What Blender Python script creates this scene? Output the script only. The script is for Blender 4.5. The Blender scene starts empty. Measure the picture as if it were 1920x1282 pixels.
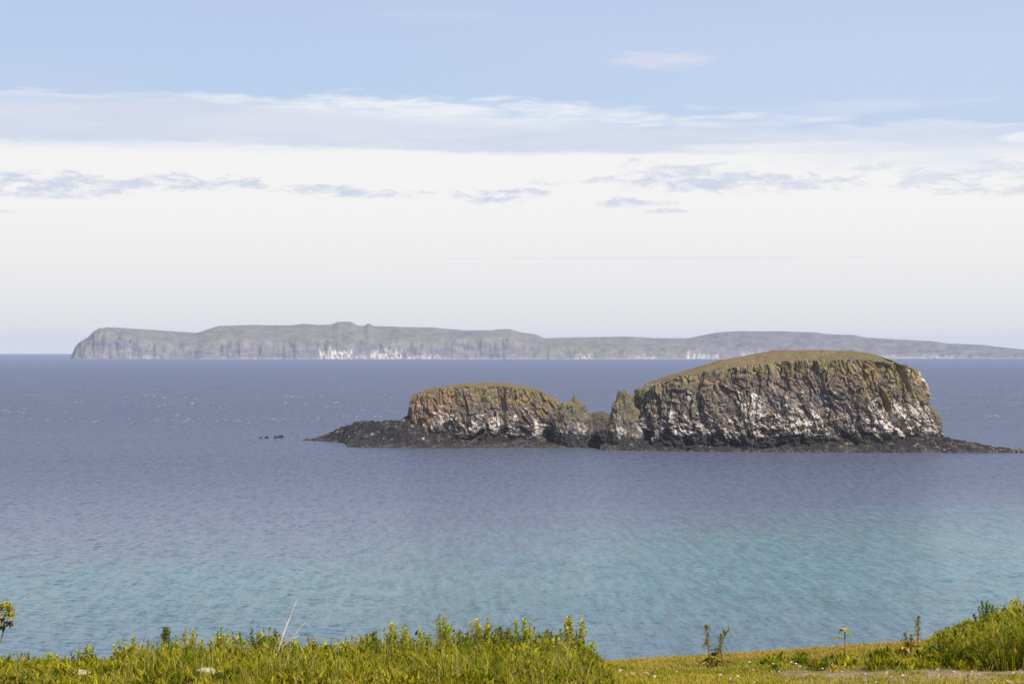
import bpy, math, random
import numpy as np
random.seed(7); RNG = np.random.default_rng(11)
C = bpy.context.scene.collection
R = math.radians
# ------------------------------------------------------------------ camera, sky, sun, exposure
F = 3733.0            # focal length in photo pixels
H0 = 648.0            # photo row of the true (astronomical) horizon
HC = 50.0             # camera height above the sea
EARTH = 6371000.0
cd = bpy.data.cameras.new('camera'); cam = bpy.data.objects.new('camera', cd); C.objects.link(cam)
cd.sensor_width = 36.0; cd.lens = 36.0 * F / 1920.0
cd.clip_start = 0.5; cd.clip_end = 90000.0
cam.location = (0, 0, HC)
cam.rotation_euler = (math.pi / 2 + math.atan((H0 - 641.0) / F) * 1.0, 0, 0)
cam.rotation_euler[0] = math.pi / 2 - math.atan((641.0 - H0) / F)
bpy.context.scene.camera = cam

SUN_EL, SUN_AZ = R(46), R(142)         # azimuth clockwise from +Y: behind the camera, to the right
sd = bpy.data.lights.new('sun', 'SUN'); sd.energy = 5.0; sd.angle = R(0.5); sd.color = (1.0, 0.95, 0.87)
sun = bpy.data.objects.new('sun', sd); C.objects.link(sun)
from mathutils import Vector
tosun = Vector((math.sin(SUN_AZ) * math.cos(SUN_EL), math.cos(SUN_AZ) * math.cos(SUN_EL), math.sin(SUN_EL)))
sun.rotation_euler = tosun.to_track_quat('Z', 'Y').to_euler()
vs = bpy.context.scene.view_settings
vs.view_transform = 'Standard'; vs.look = 'None'; vs.exposure = 0.0; vs.gamma = 1.0
bpy.context.scene.cycles.max_bounces = 6
bpy.context.scene.cycles.volume_bounces = 1

def srgb(r, g, b):
    f = lambda c: (c / 255 / 12.92) if c / 255 <= 0.04045 else ((c / 255 + 0.055) / 1.055) ** 2.4
    return (f(r), f(g), f(b))

class NT:
    """small helper for node trees"""
    def __init__(s, nt): s.nt = nt; s.n = nt.nodes; s.l = nt.links
    def set(s, sock, v):
        if hasattr(v, 'node'): s.l.new(v, sock)
        elif isinstance(v, (tuple, list)) and len(v) == 3 and sock.type == 'RGBA': sock.default_value = (*v, 1)
        else: sock.default_value = v
    def m(s, op, a, b=0.0, c=None, clamp=False):
        n = s.n.new('ShaderNodeMath'); n.operation = op; n.use_clamp = clamp
        s.set(n.inputs[0], a); s.set(n.inputs[1], b)
        if c is not None: s.set(n.inputs[2], c)
        return n.outputs[0]
    def step(s, v, a, b, lo=0.0, hi=1.0):
        n = s.n.new('ShaderNodeMapRange'); n.interpolation_type = 'SMOOTHSTEP'
        s.set(n.inputs[0], v); s.set(n.inputs[1], a); s.set(n.inputs[2], b); s.set(n.inputs[3], lo); s.set(n.inputs[4], hi)
        return n.outputs[0]
    def mix(s, f, a, b):
        n = s.n.new('ShaderNodeMix'); n.data_type = 'RGBA'
        s.set(n.inputs[0], f); s.set(n.inputs[6], a); s.set(n.inputs[7], b)
        return n.outputs[2]
    def xyz(s, x, y, z):
        n = s.n.new('ShaderNodeCombineXYZ'); s.set(n.inputs[0], x); s.set(n.inputs[1], y); s.set(n.inputs[2], z)
        return n.outputs[0]
    def noise(s, vec, scale, detail=4, rough=0.55, dist=0.0):
        n = s.n.new('ShaderNodeTexNoise'); s.set(n.inputs['Vector'], vec)
        n.inputs['Scale'].default_value = scale; n.inputs['Detail'].default_value = detail
        n.inputs['Roughness'].default_value = rough; n.inputs['Distortion'].default_value = dist
        return n.outputs['Fac']

# world: physical sky with a bank of cloud low in the sky
w = bpy.data.worlds.new('World'); bpy.context.scene.world = w; w.use_nodes = True
w.node_tree.nodes.clear(); T = NT(w.node_tree)
STR = 0.1
sky = T.n.new('ShaderNodeTexSky'); sky.sky_type = 'NISHITA'; sky.sun_disc = False
sky.sun_elevation = SUN_EL; sky.sun_rotation = SUN_AZ; sky.altitude = 50; sky.air_density = 1.0; sky.dust_density = 0.6; sky.ozone_density = 2.0
tc = T.n.new('ShaderNodeTexCoord'); sp = T.n.new('ShaderNodeSeparateXYZ'); T.l.new(tc.outputs['Generated'], sp.inputs[0])
az = T.m('ARCTAN2', sp.outputs[0], sp.outputs[1])
el = T.m('ARCSINE', sp.outputs[2])
X = T.m('ADD', T.m('MULTIPLY', az, F / 1000), 0.96)            # thousands of photo pixels
Y = T.m('SUBTRACT', H0 / 1000, T.m('MULTIPLY', el, F / 1000))
# wind-stretched wisps: coordinates much finer across than along
n1 = T.noise(T.xyz(T.m('MULTIPLY', X, 2.0), T.m('MULTIPLY', Y, 14.0), 0.3), 1.0, 7, 0.6, 0.6)
n2 = T.noise(T.xyz(T.m('MULTIPLY', X, 9.0), T.m('MULTIPLY', Y, 60.0), 4.3), 1.0, 6, 0.6, 0.4)
n3 = T.noise(T.xyz(T.m('MULTIPLY', X, 1.2), T.m('MULTIPLY', Y, 5.0), 9.3), 1.0, 4, 0.5)
n4 = T.noise(T.xyz(T.m('MULTIPLY', X, 16.0), T.m('MULTIPLY', Y, 55.0), 2.1), 1.0, 8, 0.74, 0.3)
n5 = T.noise(T.xyz(T.m('MULTIPLY', X, 30.0), T.m('MULTIPLY', Y, 130.0), 6.1), 1.0, 6, 0.7, 0.2)
k = 1.0 / STR
def col(r, g, b):
    c = srgb(r, g, b); return tuple(v * k for v in c)
Yd = T.m('ADD', Y, T.m('ADD', T.m('MULTIPLY', T.m('SUBTRACT', n1, 0.5), 0.06), T.m('MULTIPLY', T.m('SUBTRACT', n2, 0.5), 0.012)))
Ys = T.m('ADD', Y, T.m('MULTIPLY', T.m('SUBTRACT', n4, 0.5), 0.030))
Ys2 = T.m('ADD', Y, T.m('ADD', T.m('MULTIPLY', T.m('SUBTRACT', n4, 0.5), 0.016), T.m('MULTIPLY', T.m('SUBTRACT', n5, 0.5), 0.010)))
# thin cirrus veil that pales the blue of the lower sky
veil = T.m('MULTIPLY', T.step(Y, -1.4, 0.1), 0.85)
veil_col = T.mix(T.step(X, 0.2, 1.9), col(189, 210, 240), col(200, 216, 243))
veil_col = T.mix(T.m('MULTIPLY', T.step(Y, 0.13, -0.05), 0.5), veil_col, col(190, 203, 236))
out = T.mix(veil, sky.outputs[0], veil_col)
# faint pinkish puffs
def blob(x0, y0, a, b, amp=1.6, nn=None, Yc=None, th=(0.2, 0.75)):
    dx = T.m('DIVIDE', T.m('SUBTRACT', X, x0), a); dy = T.m('DIVIDE', T.m('SUBTRACT', Yc if Yc is not None else Y, y0), b)
    e = T.m('SUBTRACT', 1.0, T.m('ADD', T.m('MULTIPLY', dx, dx), T.m('MULTIPLY', dy, dy)))
    e = T.m('ADD', e, T.m('MULTIPLY', T.m('SUBTRACT', nn if nn is not None else n4, 0.5), amp))
    return T.step(e, *th)
p = T.m('MULTIPLY', blob(1.24, 0.118, 0.15, 0.026, 2.2, n2, th=(0.2, 1.3)), 0.75)
out = T.mix(p, out, col(222, 222, 238))
p = T.m('MULTIPLY', blob(0.05, 0.165, 0.40, 0.055, 2.0, n1, th=(0.1, 1.4)), 0.55)
out = T.mix(p, out, col(205, 209, 233))
p = T.m('MULTIPLY', blob(0.80, 0.035, 0.2, 0.02, 2.0, n2, th=(0.2, 1.4)), 0.4)
out = T.mix(p, out, col(208, 212, 236))
# upper edge of the deck, lower towards the right
top = T.m('ADD', 0.190, T.m('MULTIPLY', T.step(X, 0.3, 1.9), 0.075))
rel = T.m('SUBTRACT', Yd, top)
wisp = T.m('MULTIPLY', T.step(rel, -0.018, 0.035), 0.8)
out = T.mix(wisp, out, col(228, 233, 243))
for (x0, y0, a, b, al) in ((0.62, 0.206, 0.26, 0.028, .95), (0.98, 0.218, 0.36, 0.034, .9), (1.40, 0.232, 0.22, 0.016, .6), (1.75, 0.250, 0.25, 0.016, .5), (1.60, 0.205, 0.3, 0.02, .25), (1.85, 0.31, 0.15, 0.012, .6), (0.45, 0.190, 0.14, 0.010, .7), (0.15, 0.188, 0.2, 0.008, .4)):
    p = T.m('MULTIPLY', blob(x0, y0, a, b, 3.0, n2, Yd, th=(0.0, 1.3)), al)
    out = T.mix(p, out, col(240, 242, 247))
deck = T.step(Yd, 0.255, 0.300)
out = T.mix(deck, out, col(247, 246, 245))
# lilac grey underside band, thick on the left and tapering to the right
btop = T.m('ADD', T.m('ADD', 0.196, T.m('MULTIPLY', T.step(X, 0.38, 0.75), 0.036)), T.m('MULTIPLY', T.step(X, 0.7, 1.35), 0.018))
bbot = T.m('ADD', 0.273, T.m('MULTIPLY', T.step(X, 0.3, 0.85), 0.015))
band = T.m('MULTIPLY', T.step(T.m('SUBTRACT', Yd, btop), -0.012, 0.016), T.step(T.m('SUBTRACT', T.m('ADD', Y, T.m('MULTIPLY', T.m('SUBTRACT', n2, 0.5), 0.03)), bbot), 0.004, -0.006))
band = T.m('MULTIPLY', band, T.step(X, 1.95, 1.1, 0.35, 0.85))
band = T.m('MULTIPLY', band, T.step(n1, 0.22, 0.5, 0.72, 1.0))
out = T.mix(band, out, T.mix(T.step(n1, 0.35, 0.65), col(206, 214, 233), col(220, 225, 239)))
# white streaks within the right half
st = T.m('MULTIPLY', blob(1.50, 0.283, 0.30, 0.016, 1.2, n2), 0.75)
out = T.mix(st, out, col(240, 240, 245))
st = T.m('MULTIPLY', blob(1.78, 0.292, 0.40, 0.05, 2.0, n2, th=(0, 1.2)), 0.5)
out = T.mix(st, out, col(214, 222, 240))
st = T.m('MULTIPLY', blob(1.93, 0.272, 0.11, 0.014, 1.0, n2), 0.8)
out = T.mix(st, out, col(242, 243, 247))
# low lilac cloudlets
for (x0, y0, a, b, al) in ((0.02, 0.345, 0.10, 0.018, .7), (0.20, 0.349, 0.27, 0.016, .9), (0.40, 0.350, 0.12, 0.010, .9), (0.06, 0.367, 0.2, 0.009, .8),
                           (0.11, 0.377, 0.10, 0.005, .6), (0.59, 0.358, 0.10, 0.009, .9), (0.71, 0.366, 0.12, 0.007, .9), (0.92, 0.372, 0.10, 0.011, 1.0),
                           (0.985, 0.361, 0.07, 0.006, .8), (1.03, 0.343, 0.045, 0.006, .8), (1.11, 0.341, 0.025, 0.005, .7), (1.18, 0.382, 0.09, 0.008, .9),
                           (1.24, 0.399, 0.05, 0.004, .7), (1.28, 0.334, 0.15, 0.024, .75), (1.42, 0.346, 0.22, 0.018, .8), (1.66, 0.323, 0.06, 0.009, .5),
                           (1.74, 0.345, 0.10, 0.016, .6), (1.88, 0.330, 0.13, 0.018, .6), (1.84, 0.367, 0.16, 0.009, .75), (0.02, 0.405, 0.04, 0.004, .4)):
    p = T.m('MULTIPLY', blob(x0, y0, a * 1.05, b * 1.25, 6.5, n4, Ys2, th=(0.0, 1.5)), al)
    out = T.mix(p, out, col(207, 215, 232))
# paler grey towards the sea
out = T.mix(T.step(Y, 0.36, 0.62), out, col(235, 235, 234))
out = T.mix(T.step(Y, 0.60, 0.66), out, col(246, 243, 243))
p = T.m('MULTIPLY', blob(1.25, 0.484, 0.5, 0.004, 2.0, n2), 0.45)
out = T.mix(p, out, col(226, 230, 234))
bg = T.n.new('ShaderNodeBackground'); T.l.new(out, bg.inputs[0]); bg.inputs[1].default_value = STR
wo = T.n.new('ShaderNodeOutputWorld'); T.l.new(bg.outputs[0], wo.inputs[0])

# ------------------------------------------------------------------ helpers
def perlin(x, y, z=0.0, seed=0):
    x, y, z = np.broadcast_arrays(np.asarray(x, float), np.asarray(y, float), np.asarray(z, float))
    xi, yi, zi = np.floor(x).astype(np.int64), np.floor(y).astype(np.int64), np.floor(z).astype(np.int64)
    xf, yf, zf = x - xi, y - yi, z - zi
    u, v, t = [q * q * q * (q * (q * 6 - 15) + 10) for q in (xf, yf, zf)]
    def g(i, j, kk, a, b, c):
        h = (i * 374761393 + j * 668265263 + kk * 2147483647 + seed * 1274126177) & 0xffffffff
        h = ((h ^ (h >> 13)) * 1274126177) & 0xffffffff
        h = h ^ (h >> 16)
        ang = (h & 1023) / 1023.0 * 2 * np.pi; cz = ((h >> 10) & 1023) / 511.5 - 1
        s = np.sqrt(np.maximum(0, 1 - cz * cz))
        return a * s * np.cos(ang) + b * s * np.sin(ang) + c * cz
    def L(a, b, q): return a + (b - a) * q
    r = 0
    x00 = L(g(xi, yi, zi, xf, yf, zf), g(xi + 1, yi, zi, xf - 1, yf, zf), u)
    x10 = L(g(xi, yi + 1, zi, xf, yf - 1, zf), g(xi + 1, yi + 1, zi, xf - 1, yf - 1, zf), u)
    x01 = L(g(xi, yi, zi + 1, xf, yf, zf - 1), g(xi + 1, yi, zi + 1, xf - 1, yf, zf - 1), u)
    x11 = L(g(xi, yi + 1, zi + 1, xf, yf - 1, zf - 1), g(xi + 1, yi + 1, zi + 1, xf - 1, yf - 1, zf - 1), u)
    return L(L(x00, x10, v), L(x01, x11, v), t) * 1.5
def fbm(x, y, z=0.0, o=4, seed=0, gain=0.5):
    s, a, f, tot = 0, 1.0, 1.0, 0
    for i in range(o):
        s = s + a * perlin(np.asarray(x) * f, np.asarray(y) * f, np.asarray(z) * f, seed + i * 17); tot += a; a *= gain; f *= 2.03
    return s / tot
def worley(x, y, z, seed=0):
    x, y, z = np.broadcast_arrays(x, y, z); sh = x.shape; x, y, z = x.ravel(), y.ravel(), z.ravel()
    xi, yi, zi = np.floor(x).astype(np.int64), np.floor(y).astype(np.int64), np.floor(z).astype(np.int64)
    best = np.full(x.shape, 9.0); b2 = np.full(x.shape, 9.0); idv = np.zeros(x.shape)
    for a in (-1, 0, 1):
        for b in (-1, 0, 1):
            for c in (-1, 0, 1):
                i, j, k_ = xi + a, yi + b, zi + c
                h = (i * 374761393 + j * 668265263 + k_ * 2147483647 + seed * 1274126177) & 0xffffffff
                h = ((h ^ (h >> 13)) * 1274126177) & 0xffffffff; h = h ^ (h >> 16)
                px_, py_, pz_ = (h & 255) / 255., ((h >> 8) & 255) / 255., ((h >> 16) & 255) / 255.
                d = (i + px_ - x) ** 2 + (j + py_ - y) ** 2 + (k_ + pz_ - z) ** 2
                nb = d < best; b2 = np.where(nb, best, np.minimum(b2, d)); idv = np.where(nb, ((h >> 5) & 1023) / 1023., idv); best = np.where(nb, d, best)
    return idv.reshape(sh), (np.sqrt(b2) - np.sqrt(best)).reshape(sh)
def sm(x, a, b):
    t = np.clip((np.asarray(x, float) - a) / (b - a), 0, 1); return t * t * (3 - 2 * t)
def lerpc(a, b, f): f = np.asarray(f)[..., None]; return a * (1 - f) + b * f
def colr(*c): return np.array(c, float)

def mesh_obj(name, V, faces, mat, colors=None, parent=None, smooth=False, loc=None):
    """V (n,3); faces: list of int arrays (m,3) or (m,4)"""
    V = np.asarray(V, float)
    me = bpy.data.meshes.new(name)
    if loc is not None: V = V - np.asarray(loc)
    me.vertices.add(len(V)); me.vertices.foreach_set('co', V.ravel().astype(np.float32))
    flat = np.concatenate([f.ravel() for f in faces]); cnt = np.concatenate([np.full(len(f), f.shape[1]) for f in faces])
    me.loops.add(len(flat)); me.loops.foreach_set('vertex_index', flat.astype(np.int32))
    me.polygons.add(len(cnt)); st = np.concatenate([[0], np.cumsum(cnt)[:-1]])
    me.polygons.foreach_set('loop_start', st.astype(np.int32))
    me.polygons.foreach_set('use_smooth', np.full(len(cnt), smooth))
    me.update(calc_edges=True)
    if colors is not None:
        ca = me.color_attributes.new('tint', 'FLOAT_COLOR', 'POINT')
        cc = np.ones((len(V), 4), np.float32); cc[:, :3] = np.clip(colors, 0, 1); ca.data.foreach_set('color', cc.ravel())
    me.materials.append(mat)
    o = bpy.data.objects.new(name, me); C.objects.link(o)
    if parent is not None: o.parent = parent
    if loc is not None and parent is None: o.location = loc
    return o
def tag(o, label=None, cat=None, group=None, kind=None):
    if label: o['label'] = label
    if cat: o['category'] = cat
    if group: o['group'] = group
    if kind: o['kind'] = kind
    return o
def empty(name, loc=(0, 0, 0), rz=0):
    o = bpy.data.objects.new(name, None); C.objects.link(o); o.location = loc; o.rotation_euler = (0, 0, rz); o.empty_display_size = 0.2
    return o
def grid_faces(nr, nc, wrap=False):
    i = np.arange(nr - 1)[:, None] * nc; j = np.arange(nc if wrap else nc - 1)[None, :]; j2 = (j + 1) % nc
    return np.stack([(i + j), (i + j2), (i + nc + j2), (i + nc + j)], -1).reshape(-1, 4)

def tint_mat(name, rough=0.9, spec=0.2, nscale=1.0, nlo=0.75, nhi=1.25, bump=0.0, bscale=2.0, transl=0.0):
    m = bpy.data.materials.new(name); m.use_nodes = True; m.node_tree.nodes.clear(); t = NT(m.node_tree)
    a = t.n.new('ShaderNodeAttribute'); a.attribute_name = 'tint'
    g = t.n.new('ShaderNodeNewGeometry')
    n = t.noise(g.outputs['Position'], nscale, 5, 0.65)
    f = t.step(n, 0.3, 0.7, nlo, nhi)
    mul = t.n.new('ShaderNodeVectorMath'); mul.operation = 'SCALE'; t.l.new(a.outputs['Color'], mul.inputs[0]); t.l.new(f, mul.inputs['Scale'])
    b = t.n.new('ShaderNodeBsdfPrincipled'); t.l.new(mul.outputs[0], b.inputs['Base Color'])
    b.inputs['Roughness'].default_value = rough; b.inputs['Specular IOR Level'].default_value = spec
    if bump > 0:
        bp = t.n.new('ShaderNodeBump'); bp.inputs['Distance'].default_value = bump; bp.inputs['Strength'].default_value = 1
        t.l.new(t.noise(g.outputs['Position'], bscale, 6, 0.7), bp.inputs['Height']); t.l.new(bp.outputs[0], b.inputs['Normal'])
    o = t.n.new('ShaderNodeOutputMaterial')
    if transl > 0:
        tr = t.n.new('ShaderNodeBsdfTranslucent'); t.l.new(mul.outputs[0], tr.inputs[0])
        mx = t.n.new('ShaderNodeMixShader'); mx.inputs[0].default_value = transl
        t.l.new(b.outputs[0], mx.inputs[1]); t.l.new(tr.outputs[0], mx.inputs[2]); t.l.new(mx.outputs[0], o.inputs[0])
    else: t.l.new(b.outputs[0], o.inputs[0])
    return m
M_rock = tint_mat('rock', 0.9, 0.25, 1.3, 0.7, 1.3, 0.25, 1.6)
M_turf = tint_mat('island_turf', 0.95, 0.1, 0.8, 0.8, 1.2, 0.15, 2.0)
M_far = tint_mat('far_land', 0.95, 0.1, 0.02, 0.85, 1.15)
M_ground = tint_mat('soil', 0.95, 0.1, 9.0, 0.7, 1.3, 0.02, 20)
M_leaf = tint_mat('leaf', 0.8, 0.08, 30.0, 0.85, 1.15, transl=0.35)
M_stem = tint_mat('stem', 0.7, 0.25, 30.0, 0.85, 1.15)
M_stone = tint_mat('pale_stone', 0.85, 0.3, 14.0, 0.7, 1.2, 0.02, 18)
M_petal = tint_mat('petal', 0.6, 0.2, 10.0, 0.95, 1.05, transl=0.2)

def wx(px, D): return (px - 960.0) * D / F
def wz(py, D): return HC - (py - H0) * D / F
def wD(py): return HC * F / (py - H0)

# ------------------------------------------------------------------ sea: a curved sheet that reaches its own horizon
def make_sea():
    r = np.concatenate([[20, 60, 110, 160], np.geomspace(200, 31000, 260)])
    a = np.linspace(0, 2 * np.pi, 361)[:-1]
    RR, AA = np.meshgrid(r, a, indexing='ij')
    V = np.stack([RR * np.sin(AA), RR * np.cos(AA), -RR ** 2 / (2 * EARTH)], -1).reshape(-1, 3)
    m = bpy.data.materials.new('sea_water'); m.use_nodes = True; m.node_tree.nodes.clear(); t = NT(m.node_tree)
    g = t.n.new('ShaderNodeNewGeometry'); s = t.n.new('ShaderNodeSeparateXYZ'); t.l.new(g.outputs['Position'], s.inputs[0])
    x, y = s.outputs[0], s.outputs[1]
    P = g.outputs['Position']
    grp0 = t.noise(t.xyz(t.m('ADD', t.m('MULTIPLY', x, 0.55), t.m('MULTIPLY', y, 0.02)), t.m('MULTIPLY', y, 0.075), 2.0), 1.0, 6, 0.75)
    big = t.noise(t.xyz(t.m('MULTIPLY', x, 0.006), t.m('MULTIPLY', y, 0.004), 0.0), 1.0, 4, 0.55)
    med = t.noise(t.xyz(t.m('MULTIPLY', x, 0.02), t.m('MULTIPLY', y, 0.008), 3.0), 1.0, 5, 0.6)
    dd = t.m('ADD', y, t.m('ADD', t.m('MULTIPLY', t.m('SUBTRACT', big, 0.5), 260), t.m('MULTIPLY', x, -0.55)))
    deep = t.step(dd, 425, 585)
    shal = t.mix(t.step(med, 0.35, 0.65), SHAL_A, SHAL_B)
    shal = t.mix(t.step(y, 300, 420), SHAL_N, shal)
    c = t.mix(deep, shal, DEEP)
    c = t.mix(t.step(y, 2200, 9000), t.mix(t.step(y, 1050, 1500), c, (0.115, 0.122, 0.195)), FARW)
    c = t.mix(t.step(grp0, 0.60, 0.38), c, t.mix(0.5, c, (0.02, 0.035, 0.06)))  # dark side of the ripples painted into the water colour as flecks
    # foam flecks of breaking crests in the open water
    fx = t.xyz(t.m('MULTIPLY', x, 0.26), t.m('MULTIPLY', y, 0.045), 0.0)
    lane = t.noise(t.xyz(t.m('MULTIPLY', x, 0.012), t.m('MULTIPLY', y, 0.01), 11.0), 1.0, 3, 0.6)
    fo = t.noise(fx, 1.0, 3, 0.5)
    zone = t.m('MULTIPLY', t.step(y, 1120, 1500), t.step(y, 5200, 2200))
    foam = t.m('MULTIPLY', t.step(t.m('ADD', fo, t.m('MULTIPLY', lane, 0.45)), 0.885, 0.95), zone)
    foam = t.m('ADD', foam, t.m('MULTIPLY', t.m('MULTIPLY', t.step(grp0, 0.60, 0.75), zone), 0.2), clamp=True)
    near = t.noise(t.xyz(t.m('MULTIPLY', x, 1.1), t.m('MULTIPLY', y, 0.5), 7.0), 1.0, 2, 0.5)
    foam = t.m('ADD', foam, t.m('MULTIPLY', t.step(near, 0.785, 0.81), t.step(y, 900, 500)), clamp=True)
    c = t.mix(t.m('MULTIPLY', foam, 0.75), c, (0.72, 0.75, 0.80))
    # waves
    rot = lambda a, sx, sy, z: t.xyz(t.m('MULTIPLY', t.m('ADD', t.m('MULTIPLY', x, math.cos(a)), t.m('MULTIPLY', y, math.sin(a))), sx),
                                     t.m('MULTIPLY', t.m('ADD', t.m('MULTIPLY', x, -math.sin(a)), t.m('MULTIPLY', y, math.cos(a))), sy), z)
    def ncol(vec, detail, rough, dist):
        n = t.n.new('ShaderNodeTexNoise'); t.l.new(vec, n.inputs['Vector']); n.inputs['Scale'].default_value = 1; n.inputs['Detail'].default_value = detail
        n.inputs['Roughness'].default_value = rough; n.inputs['Distortion'].default_value = dist; return n.outputs['Color']
    def vm(op, a_, b_, sc=None):
        n = t.n.new('ShaderNodeVectorMath'); n.operation = op; t.set(n.inputs[0], a_)
        if b_ is not None: t.set(n.inputs[1], b_)
        if sc is not None: t.set(n.inputs['Scale'], sc)
        return n.outputs[0]
    gust = t.step(t.noise(t.xyz(t.m('MULTIPLY', x, 0.004), t.m('MULTIPLY', y, 0.012), 5.0), 1.0, 5, 0.6), 0.3, 0.7, 0.6, 1.35)
    grp = t.step(t.noise(t.xyz(t.m('MULTIPLY', x, 0.22), t.m('MULTIPLY', y, 0.028), 2.0), 1.0, 4, 0.65), 0.3, 0.7, 0.45, 1.55)
    calm = t.m('SUBTRACT', 1.0, t.m('MULTIPLY', t.m('MULTIPLY', t.step(y, 720, 860), t.step(y, 1180, 1060)), CALM))
    amp = t.m('MULTIPLY', t.m('MULTIPLY', gust, calm), t.m('MULTIPLY', grp, t.step(y, 480, 900, WAVE * 0.9, WAVE * 1.5)))
    h3 = (0.5, 0.5, 0.5)
    sl = vm('ADD', vm('SUBTRACT', ncol(rot(-0.3, 0.42, 0.6, 0.0), 4, 0.66, 0.5), h3), vm('SCALE', vm('SUBTRACT', ncol(rot(0.25, 1.3, 1.7, 5.0), 3, 0.6, 0.3), h3), None, 0.6))
    sl = vm('MULTIPLY', vm('SCALE', sl, None, amp), (0.8, 1.0, 0.0))
    nrm = vm('NORMALIZE', vm('ADD', sl, (0, 0, 1)), None)
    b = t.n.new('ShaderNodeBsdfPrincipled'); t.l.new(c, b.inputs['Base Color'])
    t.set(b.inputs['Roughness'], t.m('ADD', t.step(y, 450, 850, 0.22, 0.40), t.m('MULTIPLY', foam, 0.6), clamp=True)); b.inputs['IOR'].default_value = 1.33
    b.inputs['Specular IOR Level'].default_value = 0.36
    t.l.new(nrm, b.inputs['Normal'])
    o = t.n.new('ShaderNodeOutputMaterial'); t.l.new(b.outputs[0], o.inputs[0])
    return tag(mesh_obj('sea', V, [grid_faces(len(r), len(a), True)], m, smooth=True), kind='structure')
SHAL_A, SHAL_B, SHAL_N = (0.10, 0.225, 0.25), (0.13, 0.235, 0.225), (0.105, 0.18, 0.225)
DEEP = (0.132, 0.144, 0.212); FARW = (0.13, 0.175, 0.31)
WAVE = 0.9; CALM = 0.2
make_sea()

# haze: even air round everything
def make_haze():
    x0, x1, y0, y1, z0, z1 = -31500, 31500, -31500, 31500, -80, 185
    V = np.array([(x, y, z) for x in (x0, x1) for y in (y0, y1) for z in (z0, z1)], float)
    f = np.array([(0, 1, 3, 2), (4, 6, 7, 5), (0, 4, 5, 1), (2, 3, 7, 6), (0, 2, 6, 4), (1, 5, 7, 3)])
    m = bpy.data.materials.new('air'); m.use_nodes = True; m.node_tree.nodes.clear()
    v = m.node_tree.nodes.new('ShaderNodeVolumePrincipled'); v.inputs['Density'].default_value = 3.8e-5
    v.inputs['Color'].default_value = (0.84, 0.88, 1.0, 1); v.inputs['Anisotropy'].default_value = 0.0
    o = m.node_tree.nodes.new('ShaderNodeOutputMaterial'); m.node_tree.links.new(v.outputs[0], o.inputs['Volume'])
    tag(mesh_obj('haze', V, [f], m), kind='stuff')
make_haze()

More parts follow.
